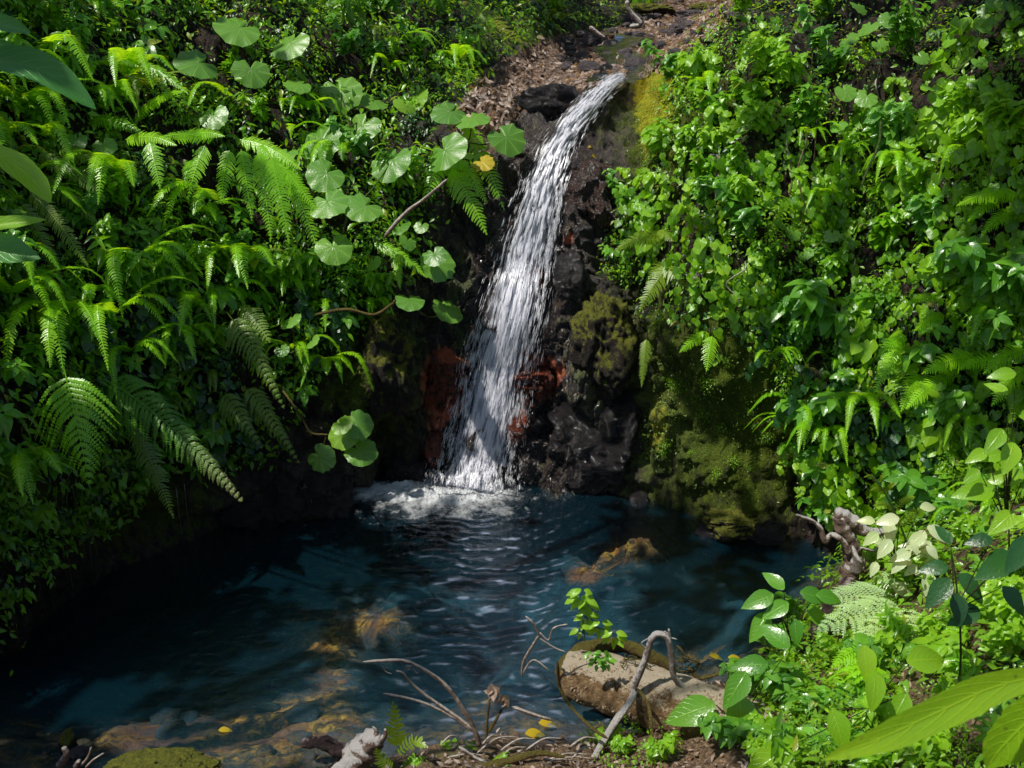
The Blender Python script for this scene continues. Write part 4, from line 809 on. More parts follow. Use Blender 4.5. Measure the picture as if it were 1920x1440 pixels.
undergrowth('cliff_shade_undergrowth', 'dark leaves between the creepers of the right cliff', cv[R_], cn[R_], 13000, M['dark'], .03, .08, (-.02, .1), LEAF, vegp)  # shade between the creepers put into the leaf colour
mossp = lambda x, y, p: np.clip(gau(x, y, 1350, 760, 150, 180, .8)+gau(x, y, 1218, 190, 26, 80, 2)+gau(x, y, 1235, 800, 26, 60, 1.6)+gau(x, y, 700, 680, 70, 100, .3)+gau(x, y, 1250, 280, 60, 80, .7), 0, 1)
A_ = pool_i[(cx[pool_i] > 600) & (cx[pool_i] < 1520)]
undergrowth('rock_moss', 'tufty moss growing on the rock faces', cv[A_], cn[A_], 20000, M['fernyel'] if False else M['ferndim'], .012, .03, (-.01, .015), LEAF, mossp)
undergrowth('bright_moss', 'yellow moss along the lip of the cliff right of the fall', cv[A_], cn[A_], 9000, M['fernyel'], .012, .035, (-.005, .03), LEAF, lambda x, y, p: np.clip(gau(x, y, 1225, 200, 30, 95, 1.6)+gau(x, y, 1243, 135, 36, 24, 1.4)+gau(x, y, 1232, 800, 18, 60, 1), 0, 1))
gv = G.reshape(-1, 3); gn = gnorm(G).reshape(-1, 3); gn = np.where(gn[:, 2:] < 0, -gn, gn); x_, y_, d_ = proj(gv)
gi = np.where((gv[:, 2] > .12) & (x_ > 1250) & (x_ < 2300) & (y_ < 1600) & (y_ > 700))[0]
undergrowth('bank_undergrowth', 'sunlit leafy ground cover on the near right bank', gv[gi], gn[gi], 15000, M['bankleaf'], .025, .095, (0, .20), LEAF, lambda x, y, p: np.clip(.7+1.2*fbm(p, 2, 1.5), .1, 1)*(x > 1430))
gi2 = np.where((gv[:, 2] > .02) & (x_ > 500) & (x_ < 2100) & (y_ > 1150) & (y_ < 1600))[0]
def debris(name, label, Vs, Ns, n, mat, lo, hi, prob, off=.02, T=LEAF):
    idx = rs.randint(0, len(Vs), n*3); p = Vs[idx]+np.array([.02, .02, 0])*rs.normal(size=(n*3, 3)); x, y, d = proj(p); k = rs.rand(n*3) < prob(x, y); p = p[k][:n]; nn_ = Ns[idx][k][:n]; k = len(p)
    mb = MB(); inst(mb, T, p+nn_*off, frames(nrmz(nn_+.45*rs.normal(size=(k, 3))), rs.normal(size=(k, 3))), rs.uniform(lo, hi, k), rs.rand(k)*.95); tag(obj(name, mb, mat), label, 'leaf litter', kind='stuff')
debris('bank_litter', 'dry leaves and chips on the muddy bar at the bottom', gv[gi2], gn[gi2], 2600, M['litter'], .02, .06, lambda x, y: np.where((x < 1480) & (x > 560), .9, .25))
S_ = np.where(inpoly(cx, cy, litpoly))[0]
debris('leaf_litter', 'fallen brown leaves carpeting the stream bed above the waterfall', cv[S_], cn[S_], 9000, M['litter'], .04, .11, lambda x, y: np.full(x.shape, .95))
# ------------------------------------------------------------------ stones
def rockmesh(c, s, seed, rough=.3, nu=26, nv=18, flat=1.0):
    th = np.linspace(0, 2*PI, nu, endpoint=False); ph = np.linspace(.02, PI-.02, nv); d = np.stack([np.cos(th)[:, None]*np.sin(ph)[None], np.sin(th)[:, None]*np.sin(ph)[None], np.cos(ph)[None]+0*th[:, None]], -1)
    q = d+seed*7.1; r = 1+rough*fbm(q, 3, .9)+rough*.45*(ridged(q, 5, 1.5)-1)+.05*fbm(q, 3, 6)-rough*.35*np.exp(-np.abs(pn(q*2.1))/.06)+.03*fbm(q, 2, 16); v = np.sign(d)*np.abs(d)**.85*r[..., None]*np.array(s)+np.array(c); mb = MB(); mb.add(v, gridf(nu, nv, True)); return mb
def rock(label, px, py, w, h, dY=0.0, mat='wetrock', name='rock', depth=None, seed=None, rough=.35, cat='rock', group=None, water=False, sink=.0):
    l = hit(px, py, water)[0]; c = P(px, py, l[1]+dY); dep = proj(c)[2]; sx = w/2/F*dep; sz = h/2/F*dep; big = sx > .15
    o = obj(name, rockmesh(c-UP*sink, (sx, depth or (sx+sz)/2, sz), seed or px*.013+py*.007, rough, 120 if big else 20, 84 if big else 12), M[mat]); return tag(o, label, cat, group)
for a in [('rust-red rock ledge at the right edge of the lower fall',992,705,78,50,-.02,'redrock'),('small rust-red knob below the red ledge, right of the fall',968,805,40,52,-.02,'redrock'),('rust-red rock face just left of the lower fall',832,722,62,112,.03,'redrock'),('narrow red-stained rock above the foam, left of the fall',815,840,34,60,.03,'redrock'),('mossy upright slab of rock to the right of the waterfall',1135,650,110,190,.05,'mossrock'),('dark boulder under the slab, right of the falling water',1120,830,170,150,.1,'wetrock'),
  ('dark rounded rock head left of the lip of the fall',1030,190,130,60,.05,'wetrock'),('reddish brown outcrop beside the upper fall',1110,370,90,120,.1,'brownrock'),
  ('black ledge splitting the water at mid height right side',1075,520,60,90,.08,'wetrock'),('low wet rocks at the foot of the fall, left side',770,880,80,50,.05,'wetrock'),
  ('purple-grey rock shoulder at the waterline left of the foam',610,920,100,90,.0,'wetrock'),('smaller pointed rock left of the purple-grey shoulder',540,930,60,80,.0,'wetrock'),('dark rock at the waterline below the left ferns',450,960,90,50,.0,'wetrock'),
  ('mossy bulge of rock left of the waterfall',730,690,90,170,.1,'mossrock'),('rock with pale wet streaks right of the foot of the fall',1160,790,90,120,.1,'wetrock'),('low orange-stained stone at the waterline right of the fall',1198,938,36,26,-.05,'wetrock')]:
    rock(a[0], *a[1:5], dY=a[5], mat=a[6])
rock('mossy brown boulder at the bottom left corner of the pool', 297, 1456, 205, 66, -.0, 'mossrock', 'boulder', water=True, rough=.15)
rock('small upright stone left of the mossy boulder', 127, 1395, 30, 52, 0, 'mossrock', 'stone', water=True)
rock('flat pebble behind the upright stone', 150, 1412, 30, 26, 0, 'stone', 'stone', water=True)
for a in [(1370,980,95,50,'low mossy rock with roots at the right waterline'),(1330,995,50,24,'flat stone beside the low mossy rock'),(1440,1000,60,36,'dark rock in the shadow at the right waterline')]: rock(a[4], *a[:4], dY=-.05, mat='mossrock' if a[0] == 1370 else 'wetrock', water=True)
for a in [(1205,25,110,34,'mossrock','long mossy boulder across the stream near the top'),(1320,20,60,26,'mossrock','olive boulder at the far side of the stream bed'),(1295,32,90,24,'stone','flat grey boulder at the far right of the stream bed'),(1400,30,80,24,'stone','sunlit pale stone at the top of the stream bed'),
  (1185,45,40,34,'stone','upright rounded stone beside the sapling root'),(1262,68,56,28,'stone','dark wet stone among the litter near the right edge of the stream'),(1290,60,70,40,'stone','largest dark stone at the foot of the creepers'),(1190,70,48,20,'stone','smooth light stone in the brook'),
  (1110,82,40,34,'stone','stone at the mouth of the dark hollow'),(1160,112,50,16,'stone','slate-like stone just above the lip'),(1150,122,40,18,'stone','flat stone on the lip beside the brook'),(1165,138,90,10,'stone','long pale ledge stone across the lip')]:
    rock(a[5], *a[:4], dY=0, mat=a[4], name='stone', cat='stone', rough=.2)
k = 0
for i in range(400):
    x, y = rs.uniform(1060, 1420), rs.uniform(0, 135)
    if k >= 70 or not inpoly(x, y, litpoly): continue
    k += 1; w = rs.uniform(10, 30)*(.5+y/150); rock('small river stone half buried in leaf litter above the fall', x, y, w, w*.6, 0, 'stone' if k % 3 else 'wetrock', 'stone', sink=-.035, rough=.2, cat='stone', group='small stones in the stream bed')
for i in range(22):
    x, y = rs.uniform(30, 760), rs.uniform(1330, 1436); l = hit(x, y, False)[0]
    if l[2] > -.02: continue
    o = obj('pool_stone', rockmesh(l+UP*.01, (rs.uniform(.05, .15), rs.uniform(.05, .12), rs.uniform(.03, .06)), i*1.3, .2, 16, 10), M['bed']); tag(o, 'brown stone on the shallow pool bottom', 'stone', 'stones on the shallow pool bottom')
# ------------------------------------------------------------------ waterfall
path_px = [(1172,152,20),(1140,167,28),(1107,194,34),(1062,250,44),(1028,322,58),(1004,402,70),(980,492,80),(958,590,94),(933,690,98),(911,790,102),(894,860,110),(884,918,120)]
fp = []
for x, y, w in path_px:
    h = hit(x, y, False)[0]; fp.append(h[1])
fy = np.array(fp); fy[2:] = fy[2:]-.10; fy[:2] -= .02
yy = np.arange(len(fy)); fy[2:] = np.minimum(np.polyval(np.polyfit(yy[2:], fy[2:], 3), yy[2:]), fy[2:]+.03); fy[-1] = min(fy[-1], 8.85)
fpts = np.array([P(x, y, Y_) for (x, y, w), Y_ in zip(path_px, fy)]); fpts[:2, 2] += .03
fw = np.array([w/2/F*proj(p)[2] for (x, y, w), p in zip(path_px, fpts)])
NS = 240; fc = crom(fpts, NS); fwd = np.interp(np.linspace(0, 1, NS), np.linspace(0, 1, len(fw)), fw)
fT = nrmz(np.gradient(fc, axis=0)); fS = nrmz(np.cross(fT, np.array([0, -1, .25]))); fS = np.where(fS[:, :1] < 0, -fS, fS); fN = np.cross(fT, fS); fN = np.where(fN[:, 1:2] > 0, -fN, fN)
wf = root('waterfall', 'narrow white waterfall slanting down the dark rock into the pool', 'waterfall', fc[-1])
mb = MB(); a = np.linspace(-1, 1, 40); V = fc[:, None]+fS[:, None]*(a[None, :]*fwd[:, None])[..., None]
V = V+fN[:, None]*(.03*(1-a[None]**2)+.035*fbm(V*np.array([1, 1, .4]), 3, 6))[..., None]
D = np.zeros(V.shape); D[..., 0] = a[None]*fwd[:, None]*2; D[..., 1] = np.linspace(0, 5.5, NS)[:, None]; D[..., 2] = (1-np.abs(a)**2.5)[None]-.4*(np.abs(a)**6)[None]
mb.add(V, gridf(NS, 40), D); obj('water_body', mb, M['sheet'], wf)
def strands(n, asc, t0, t1, wlo, whi, llo, lhi, thr, layer=.03, dens=None, drift=0.0, soff=0.0):
    mb = MB(); m = 0; out = []
    t = rs.uniform(t0, t1, n*4); a = np.clip(asc*rs.normal(size=n*4), -1.5, 1.5)+soff
    key = pn(np.stack([a*5.5+3, t*26, 0*a], -1))+.7*pn(np.stack([a*14, t*60, 0*a+4], -1)); ok = key > thr+.5*rs.normal(size=n*4)*.35
    t, a, key = t[ok][:n], a[ok][:n], key[ok][:n]; n = len(t); L = rs.uniform(llo, lhi, n); W = wlo+(whi-wlo)*rs.rand(n)**2; off = layer*(.5+rs.rand(n))+.02*rs.normal(size=n)
    S_ = 6; tt = t[:, None]+L[:, None]*np.linspace(-.5, .5, S_)[None]; tt = np.clip(tt, 0, .9999); i = (tt*(NS-1)).astype(int); f = (tt*(NS-1)-i)[..., None]; i2 = np.minimum(i+1, NS-1)
    c = fc[i]*(1-f)+fc[i2]*f; aa = a[:, None]*(1+drift*(tt-t[:, None])); c = c+fS[i]*(aa*fwd[i])[..., None]+fN[i]*(off[:, None]+.02*(1-np.minimum(1, aa**2)))[..., None]
    ph = rs.rand(n)*9; c = c+fS[i]*(.004*np.sin(tt*90+ph[:, None]))[..., None]
    wv = W[:, None]*np.sin(np.linspace(.08, PI-.08, S_))[None]; tw = (fS[i]*.9+fN[i]*.45*np.sin(ph)[:, None, None]); V = np.stack([c-tw*wv[..., None], c+tw*wv[..., None]], 2)   # n,S,2,3
    F_ = gridf(S_, 2); Fc = F_[None]+(np.arange(n)*S_*2)[:, None, None]; mb.add(V.reshape(-1, 3), Fc.reshape(-1, 4), np.zeros((n*S_*2, 3))); return mb
obj('water_strands', strands(27000, .50, .03, 1.0, .0006, .0028, .005, .020, .22), M['strand'], wf)
obj('water_strands', strands(5500, .30, .55, 1.0, .001, .0038, .01, .035, -.3, soff=.1), M['strand'], wf)
obj('side_trickle', strands(840, .13, .36, .56, .0007, .0022, .005, .016, -.2, .02, soff=1.12), M['strand'], wf)
obj('side_trickle', strands(1200, .22, .52, .99, .0007, .0022, .005, .016, -.1, .02, soff=1.1), M['strand'], wf)
obj('side_trickle', strands(840, .18, .68, .99, .0007, .0022, .005, .016, -.1, .02, soff=-1.1), M['strand'], wf)
def drops(n, cen, sig, lo, hi, stretch=2.0, fn=None):
    mb = MB(); p = cen+sig*rs.normal(size=(n, 3)) if fn is None else fn(n); n = len(p); s = rs.uniform(lo, hi, n)*.5; T0 = np.array([[0, 0, stretch], [1, 0, 0], [0, 1, 0], [-1, 0, 0], [0, -1, 0], [0, 0, -stretch]])
    V = p[:, None]+T0[None]*s[:, None, None]; Fq = np.array([[0, 1, 5, 2], [0, 2, 5, 3], [0, 3, 5, 4], [0, 4, 5, 1]]); Fc = Fq[None]+(np.arange(n)*6)[:, None, None]; mb.add(V.reshape(-1, 3), Fc.reshape(-1, 4), np.zeros((n*6, 3))); return mb
def along(n):
    t = rs.beta(1.6, 1.1, n); i = (t*(NS-1)).astype(int); a = rs.normal(size=n)*.75; return fc[i]+fS[i]*(a*fwd[i]*1.25)[:, None]+fN[i]*np.abs(.06+.06*rs.normal(size=n))[:, None]+.02*rs.normal(size=(n, 3))
obj('spray', drops(2600, 0, 0, .003, .010, 2.2, along), M['strand'], wf)
base = fc[-1]
obj('spray', drops(2200, base+np.array([.05, -.15, .08]), np.array([.38, .2, .09]), .003, .012, 1.2), M['strand'], wf)
# foam: churned lumps where the water lands
U, Vv = np.meshgrid(np.linspace(-1.75, .75, 240), np.linspace(-.75, .55, 130), indexing='ij'); fx = base[0]+U; fyy = base[1]+.0+Vv
q3 = np.stack([fx, fyy, 0*fx], -1)
fk = np.exp(-((U+.02)/.5)**2-((Vv+.05)/.28)**2)*1.0+.95*np.exp(-((U+.6)/.6)**2-((Vv-.05)/.26)**2)+.75*np.exp(-((U+1.15)/.45)**2-((Vv-.05)/.2)**2)+.5*np.exp(-((U+.4)/.9)**2-((Vv+.3)/.3)**2)
fk = fk+.25*fbm(q3, 3, 4.5); lump = .5+.5*fbm(q3, 2, 5.5)+.35*np.abs(fbm(q3+3, 3, 9))
fz = .014+np.clip(fk, 0, 1.2)*(.07*lump)
mb = MB(); mb.add(np.stack([fx, fyy, fz], -1), gridf(240, 130), np.stack([fx, fyy, np.clip(fk, -1, 1.3)-.6], -1)); tag(obj('foam', mb, M['foam']), 'white churning foam where the waterfall lands in the pool', 'foam', kind='stuff')
def bub(n):
    r_ = np.abs(rs.normal(size=n))*.9+.25; th = rs.uniform(-PI, .25, n); x = base[0]-.1+r_*np.cos(th)*1.15; y = base[1]-.1+r_*np.sin(th)*.55; return np.stack([x, y, 0*x+.012], -1)
tag(obj('bubbles', drops(3200, 0, 0, .003, .010, .7, bub), M['strand']), 'scattered white bubbles and droplets on the pool in front of the foam', 'bubbles', kind='stuff')
# ------------------------------------------------------------------ logs, driftwood, twigs
lg = root('fallen_log', 'thick pale fallen log with rough bark lying half in the pool at the bottom', 'log', P(1200, 1320, 5.2))
A = [np.append(P(x, y, 5)[:0], Z(x, y, z)) for x, y, z in [(1062,1262,.15),(1130,1278,.17),(1230,1310,.2),(1330,1345,.22),(1420,1372,.26),(1520,1400,.3)]]
mb = MB(); tube(mb, A, [.17, .20, .215, .215, .21, .20, .18], 72, 200, rough=.07, rs_=9.0); obj('trunk', mb, M['log'], lg)
mb = MB(); tube(mb, [Z(1058,1268,.12), Z(1068,1238,.24), Z(1110,1214,.30), Z(1165,1212,.28), Z(1220,1232,.18), Z(1270,1262,.02)], [.09, .065, .055, .055, .055, .045], 26, 70, rough=.3, rs_=7); obj('limb', mb, M['ochre'], lg)
idx = rs.randint(0, 1, 1)
# bark flakes
q = MB(); tv = crom(A, 200); k = 2600; ii = rs.randint(8, 192, k); th = rs.uniform(-2.4, .6, k); Tn = nrmz(np.gradient(tv, axis=0))[ii]; s_ = nrmz(np.cross(Tn, UP)); rr = np.interp(ii/199, [0, .2, .4, .6, .8, 1], [.17, .2, .215, .215, .21, .2])
s_ = np.where(s_[:, 1:2] > 0, -s_, s_); th = rs.uniform(.1, 2.3, k); fr_ = UP*np.cos(th)[:, None]+s_*np.sin(th)[:, None]
inst(q, LEAF, tv[ii]+fr_*(rr*1.0)[:, None], frames(fr_+.5*rs.normal(size=(k, 3)), rs.normal(size=(k, 3))), rs.uniform(.010, .028, k), rs.rand(k)*.8); obj('loose_bark', q, M['barkchip'], lg)
def branch(label, lines, Y, mat='twig', name='dead_branch', cat='branch', ns=7, rough=.15, dy=None):
    b = P(lines[0][0][0][0], lines[0][0][0][1], Y); r0 = root(name, label, cat, b)
    for i, (pts, r) in enumerate(lines):
        mb = MB(); pp = [P(p[0], p[1], Y+(p[2] if len(p) > 2 else 0)) for p in pts]; dep = proj(pp[0])[2]; tube(mb, pp, np.array(r)*(1.35 if max(r) < 5 else 1.1)/F*dep, ns if max(r) < 8 else 16, len(pts)*8, rough=rough, rs_=15); obj('stem' if i == 0 else 'twig', mb, M[mat], r0)
    return r0
branch('bleached grey branch bent in a sharp arch over the fallen log', [([(1105,1440,-.3),(1150,1360,-.2),(1185,1310,-.05),(1190,1285),(1208,1240),(1222,1198),(1236,1189),(1252,1200),(1260,1235),(1264,1268),(1290,1300),(1330,1345,-.1),(1345,1370,-.15)],[7,6.5,6,7,6,6,6,5.5,5.5,6,6.5,6]),([(1256,1202),(1254,1178)],[2.5,1.5]),([(1254,1190),(1245,1183)],[1.5,1]),([(1230,1192),(1210,1200),(1203,1208),(1218,1220)],[1,.8]),([(1256,1195),(1270,1199)],[1.2,.8])], 5.15, 'grey')
branch('dead branch with drooping dry shreds arching over the pool, bottom centre', [([(900,1400),(890,1370),(868,1330),(840,1290),(810,1265),(775,1245),(745,1238),(680,1241)],[4,3.5,3,3,2.5,2.5,2]),([(893,1372),(850,1340),(800,1305),(770,1280),(755,1262),(742,1258)],[3,2.5,2,1.5]),([(893,1374),(850,1345),(800,1320),(760,1308),(718,1300)],[3,2.2,1.8,1.5]),([(755,1240),(765,1256),(778,1242)],[1,1]),([(718,1244),(722,1258),(735,1264)],[.8,.8]),([(772,1250),(782,1262),(790,1252)],[.8,.8])], 4.75)
dr = branch('twig with a shrivelled hanging leaf beside the arching dead branch', [([(912,1385),(914,1345),(920,1300),(918,1285)],[2.2,1.6,1.4]),([(914,1375),(930,1350),(940,1330)],[2.5,2])], 4.8, 'ochre')
q = MB(); k = 26; t = rs.rand(k); inst(q, LEAFW, np.array([P(918+t_*34, 1282+t_*34, 4.78) for t_ in t]), frames(rs.normal(size=(k, 3)), np.tile([.1, 0, -1.], (k, 1))+.2*rs.normal(size=(k, 3))), rs.uniform(.05, .10, k), rs.uniform(.4, .9, k)); obj('dry_leaf', q, M['litter'], dr)
branch('thin forked dead twig sticking up at the left end of the log', [([(1030,1258),(1000,1238),(978,1265)],[1.6,1.3,1.3]),([(978,1268),(982,1240),(1005,1200),(1010,1190),(1000,1170),(985,1155)],[1.8,1.8,1.6]),([(1008,1195),(1040,1215),(1060,1222)],[1.3,1]),([(1010,1185),(1028,1200),(1038,1178),(1065,1170)],[1.5,1.3,1])], 5.4, 'twig')
branch('curled root looping behind the log', [([(1260,1270),(1310,1272),(1350,1262),(1375,1250),(1390,1262)],[2.5,2.2,2]),([(1310,1275),(1300,1262),(1292,1250)],[4,3]),([(1240,1268),(1290,1285),(1330,1290)],[2,2])], 5.7, 'ochre', 'root')
for i, (a, lab) in enumerate([([(1045,1240,-.05),(1050,1290),(1075,1330,-.1),(1110,1365,-.2),(1140,1385,-.25)],'pale vine draped over the left end of the log'),([(1195,1290),(1215,1320,-.1),(1222,1370,-.2),(1225,1430,-.3)],'thin root hanging down the front of the log'),([(960,1325),(1000,1340),(1035,1350)],'thin stick lying in the water left of the log'),([(860,1400),(900,1425),(960,1440)],'stick lying across the debris bar'),([(1340,1340,-.1),(1318,1400,-.2),(1320,1445,-.3)],'straight root below the red-stalked leaves'),([(1000,1440),(1060,1415),(1100,1390)],'stick on the debris beside the log')]):
    branch(lab, [(a, [2.6, 2.2])], 5.05 if i != 3 else 4.75, ['ochre', 'ochre', 'twig', 'drift', 'ochre', 'twig'][i], 'root' if 'root' in lab else ('vine' if 'vine' in lab else 'stick'), 'stick')
for i in range(14):
    x, y = rs.uniform(820, 1080), rs.uniform(1395, 1438); a_ = rs.uniform(-.9, .9); L_2 = rs.uniform(40, 110)
    branch('thin dry stick scattered on the muddy bar at the bottom', [([(x, y), (x+L_2*.5*math.cos(a_), y-L_2*.35*abs(math.sin(a_))-6, .05), (x+L_2*math.cos(a_), y-L_2*.5*abs(math.sin(a_)), .1)], [1.6, 1.2, .8])], 4.72, 'twig', 'stick', 'stick')['group'] = 'sticks scattered on the muddy bar'
# tangle of roots behind the log
tg = root('root_tangle', 'tangle of thin yellowish roots behind the bent grey branch', 'roots', P(1240, 1270, 5.5)); q = MB()
for i in range(46):
    x, y = rs.uniform(1160, 1330), rs.uniform(1230, 1285); pts = [P(x, y, 5.5)]
    for j in range(4): x += rs.uniform(-25, 25); y += rs.uniform(-14, 16); pts.append(P(x, y, 5.5+rs.uniform(-.15, .1)))
    tube(q, pts, [rs.uniform(.002, .005)], 5, 20, rnd=.5)
obj('fine_roots', q, M['ochre'], tg)
st = branch('weathered driftwood stump with a horn-like limb, standing on the right shore', [([(1590,1100,.0),(1597,1070),(1600,1045),(1592,1015),(1580,985),(1572,962)],[17,19,16,14,14,11]),([(1566,960),(1582,968),(1600,982),(1622,996),(1640,999),(1657,996)],[10,12,13,11,9,6]),([(1592,1040,-.05),(1585,1020,-.05),(1572,1008,-.04),(1558,1003),(1546,1015),(1538,990),(1520,975),(1505,970),(1492,965)],[6,5,5,5,5,3.5,3,2.5]),([(1590,1022,-.03),(1615,1028,-.03),(1640,1032),(1652,1022)],[2.4,1.8,1.4]),([(1586,990),(1600,1015),(1606,1022)],[1.6,1.2]),([(1615,990),(1604,975)],[2,1])], 6.35, 'drift', 'driftwood_stump', 'driftwood', 9, .25)
q = MB(); tube(q, [P(1604,1078,6.2), P(1606,1050,6.2), P(1598,1022,6.25)], [.042, .05, .02], 16, 20, rough=.1, ell=.5); obj('broken_face', q, M['grey'], st)
branch('brown leaning trunk behind the leaves between stump and log', [([(1600,1085,.3),(1570,1130,.1),(1540,1175),(1515,1220,-.1),(1490,1265,-.2)],[13,14,15,15,13])], 5.8, 'darkwood', 'leaning_trunk', 'trunk', 14, .2)
branch('splintered pale stump end at the bottom edge', [([(640,1470,-.1),(672,1420),(700,1385,.02),(712,1372,.05)],[26,25,20,6]),([(700,1395),(705,1372),(698,1362)],[6,4,1.5]),([(708,1395),(722,1378),(722,1366)],[6,4,1.5]),([(695,1395),(690,1378)],[5,1.5])], 4.65, 'drift', 'broken_stump', 'stump', 10, .35)
branch('dark purple-brown driftwood lying in the water at the bottom', [([(562,1396),(600,1392),(650,1412),(680,1420)],[7,11,12,9]),([(600,1392),(612,1384),(640,1398)],[5,5,4])], 4.9, 'darkwood', 'driftwood', 'driftwood', 9, .35)
branch('bundle of twigs beside the upright stone, bottom left', [([(110,1440),(125,1415),(118,1400)],[8,6,4]),([(150,1438),(165,1420),(172,1400)],[2,1.5]),([(160,1440),(175,1425),(195,1412)],[2,1.2]),([(140,1440),(150,1425)],[5,4])], 4.75, 'twig')
branch('pale curved branch lying in front of the leaf tangle, bottom', [([(900,1440),(960,1425),(1010,1412),(1060,1420)],[7,7,5,3])], 4.7, 'ochre')
branch('long bare stem running diagonally up through the middle of the left leaves', [([(720,445),(760,400),(800,370),(840,335)],[3,2.5,2])], 8.3, 'twig')
branch('mossy thin branch curving below the fluted leaves', [([(590,590),(650,580),(700,590),(735,570),(740,562)],[2.5,2.2,2])], 8.2, 'ochre')
branch('fallen leaning stem by the dark hollow above the fall', [([(1175,0),(1180,20),(1200,45),(1180,50)],[4,4,5,4])], 14.5, 'grey')
branch('yellow-green vine hanging in the right-hand greenery', [([(1652,225),(1648,270),(1630,310),(1615,350)],[2,2,1.8])], 7.3, 'gstem', 'vine', 'vine')
branch('short dead stick lying by the stream mouth', [([(1105,50),(1120,62),(1135,72)],[3.5,3,2.5])], 12.4, 'drift', 'stick', 'stick')
# hanging roots on the left bank
for i, x in enumerate([115, 125, 135, 148, 100, 142, 330, 345, 160, 610]):
    y0 = 900+rs.uniform(-30, 20) if x < 600 else 590; h = hit(x, y0, False)[0]; c = h+nrmz(CAM-h)*.12; l = rs.uniform(.5, 1.0)
    mb = MB(); tube(mb, [h, c-UP*.1, c-UP*l*.5+.03*rs.normal(size=3), c-UP*l], [.006, .004, .002], 5, 20, rough=.2); tag(obj('hanging_root', mb, M['twig']), 'thin root dangling from the shaded left bank', 'root', 'hanging roots on the left bank')
# floating and fallen yellow leaves
for i, (x, y, w, lab) in enumerate([(1330,1231,20,'yellow leaf floating nearest the root loop behind the log'),(1365,1235,26,'larger yellow leaf floating at the right of the pair'),(985,1378,34,'long yellow leaf lying on the bar at the bottom centre'),(1010,1358,28,'yellow leaf at the water edge left of the log'),(410,1372,20,'orange leaf on the shallow bottom above the boulder'),(1250,0,1,''),(1103,278,10,'yellow leaf stuck on the rock beside the upper fall'),(1108,293,14,'lower of two yellow leaves stuck beside the upper fall'),(1100,358,22,'pinkish fallen leaf on the ledge beside the fall'),(1006,72,14,'round orange leaf on the slope above the litter')]):
    if not lab: continue
    l, nr = hit(x, y); q = MB(); p = l+nr*.012; dep = proj(p)[2]; inst(q, LEAFD, p[None], frames((nr+np.array([0, -.1, .2]))[None], np.array([[1, .3*rs.normal(), 0.]])), [w/F*dep*1.3], [.5]); tag(obj('fallen_leaf', q, M['yellow' if i < 8 else 'litter']), lab, 'leaf')
for i in range(16):
    x, y0 = rs.uniform(1290, 1880), rs.uniform(60, 520); h = hit(x, y0, False)[0]; c = h+nrmz(CAM-h)*.22; l = rs.uniform(.5, 1.3); w_2 = rs.uniform(-.2, .2)
    mb = MB(); tube(mb, [h, c-UP*.08, c-UP*l*.4+np.array([w_2, 0, 0]), c-UP*l*.7+np.array([w_2*.2, -.04, 0]), c-UP*l+np.array([w_2, 0, 0])], [.008, .006, .004], 5, 26, rough=.2); tag(obj('hanging_vine', mb, M[['twig', 'stem', 'ochre'][i % 3]]), 'bare thin vine trailing down through the creepers of the right cliff', 'vine', 'bare vines on the right cliff')
# far bank behind the stream
mb = MB(); U, Vv = np.meshgrid(np.linspace(-25, 40, 90), np.linspace(0, 1, 40), indexing='ij'); V = np.stack([U, 24+6*Vv+0*U, 5+14*Vv], -1); V[..., 1] += 2*fbm(V, 3, .2); V[..., 2] += fbm(V, 3, .5)
mb.add(V, gridf(90, 40), np.stack([0*U+.6, 0*U, 0*U], -1)); fh = obj('far_hillside', mb, M['mossrock']); fh['kind'] = 'structure'
# ------------------------------------------------------------------ camera, light, added shade canopy
cam = bpy.data.cameras.new('camera'); co = bpy.data.objects.new('camera', cam); C.objects.link(co); co.location = CAM.tolist(); co.rotation_euler = (PI/2-PITCH, 0, 0); cam.sensor_width = 36; cam.lens = F/1920*36; cam.clip_end = 500; cam.clip_start = .05; cam.dof.use_dof = True; cam.dof.focus_distance = 8.6; cam.dof.aperture_fstop = 3.2
bpy.context.scene.camera = co
SD = nrmz(np.array([-.42, -.22, .88])); el = math.asin(SD[2]); az = math.atan2(SD[0], SD[1])
sun = bpy.data.lights.new('sun', 'SUN'); sun.energy = 5.0; sun.angle = math.radians(.55); sun.color = (1.0, .95, .86); so = bpy.data.objects.new('sun', sun); C.objects.link(so)
so.rotation_euler = Vector(SD.tolist()).to_track_quat('Z', 'Y').to_euler()
w = bpy.data.worlds.new('World'); bpy.context.scene.world = w; w.use_nodes = True; nt = w.node_tree; bg = nt.nodes['Background']; sky = nt.nodes.new('ShaderNodeTexSky'); sky.sky_type = 'NISHITA'; sky.sun_disc = False
sky.sun_elevation = el; sky.sun_rotation = az; nt.links.new(sky.outputs[0], bg.inputs[0]); bg.inputs[1].default_value = .125
sc = bpy.context.scene; sc.view_settings.view_transform = 'Standard'; sc.view_settings.look = 'None'; sc.view_settings.exposure = 0
sc.cycles.max_bounces = 6; sc.cycles.diffuse_bounces = 3; sc.cycles.glossy_bounces = 3; sc.cycles.transmission_bounces = 4; sc.cycles.transparent_max_bounces = 12; sc.cycles.caustics_reflective = False; sc.cycles.caustics_refractive = False; sc.cycles.sample_clamp_indirect = 6; sc.cycles.use_denoising = True

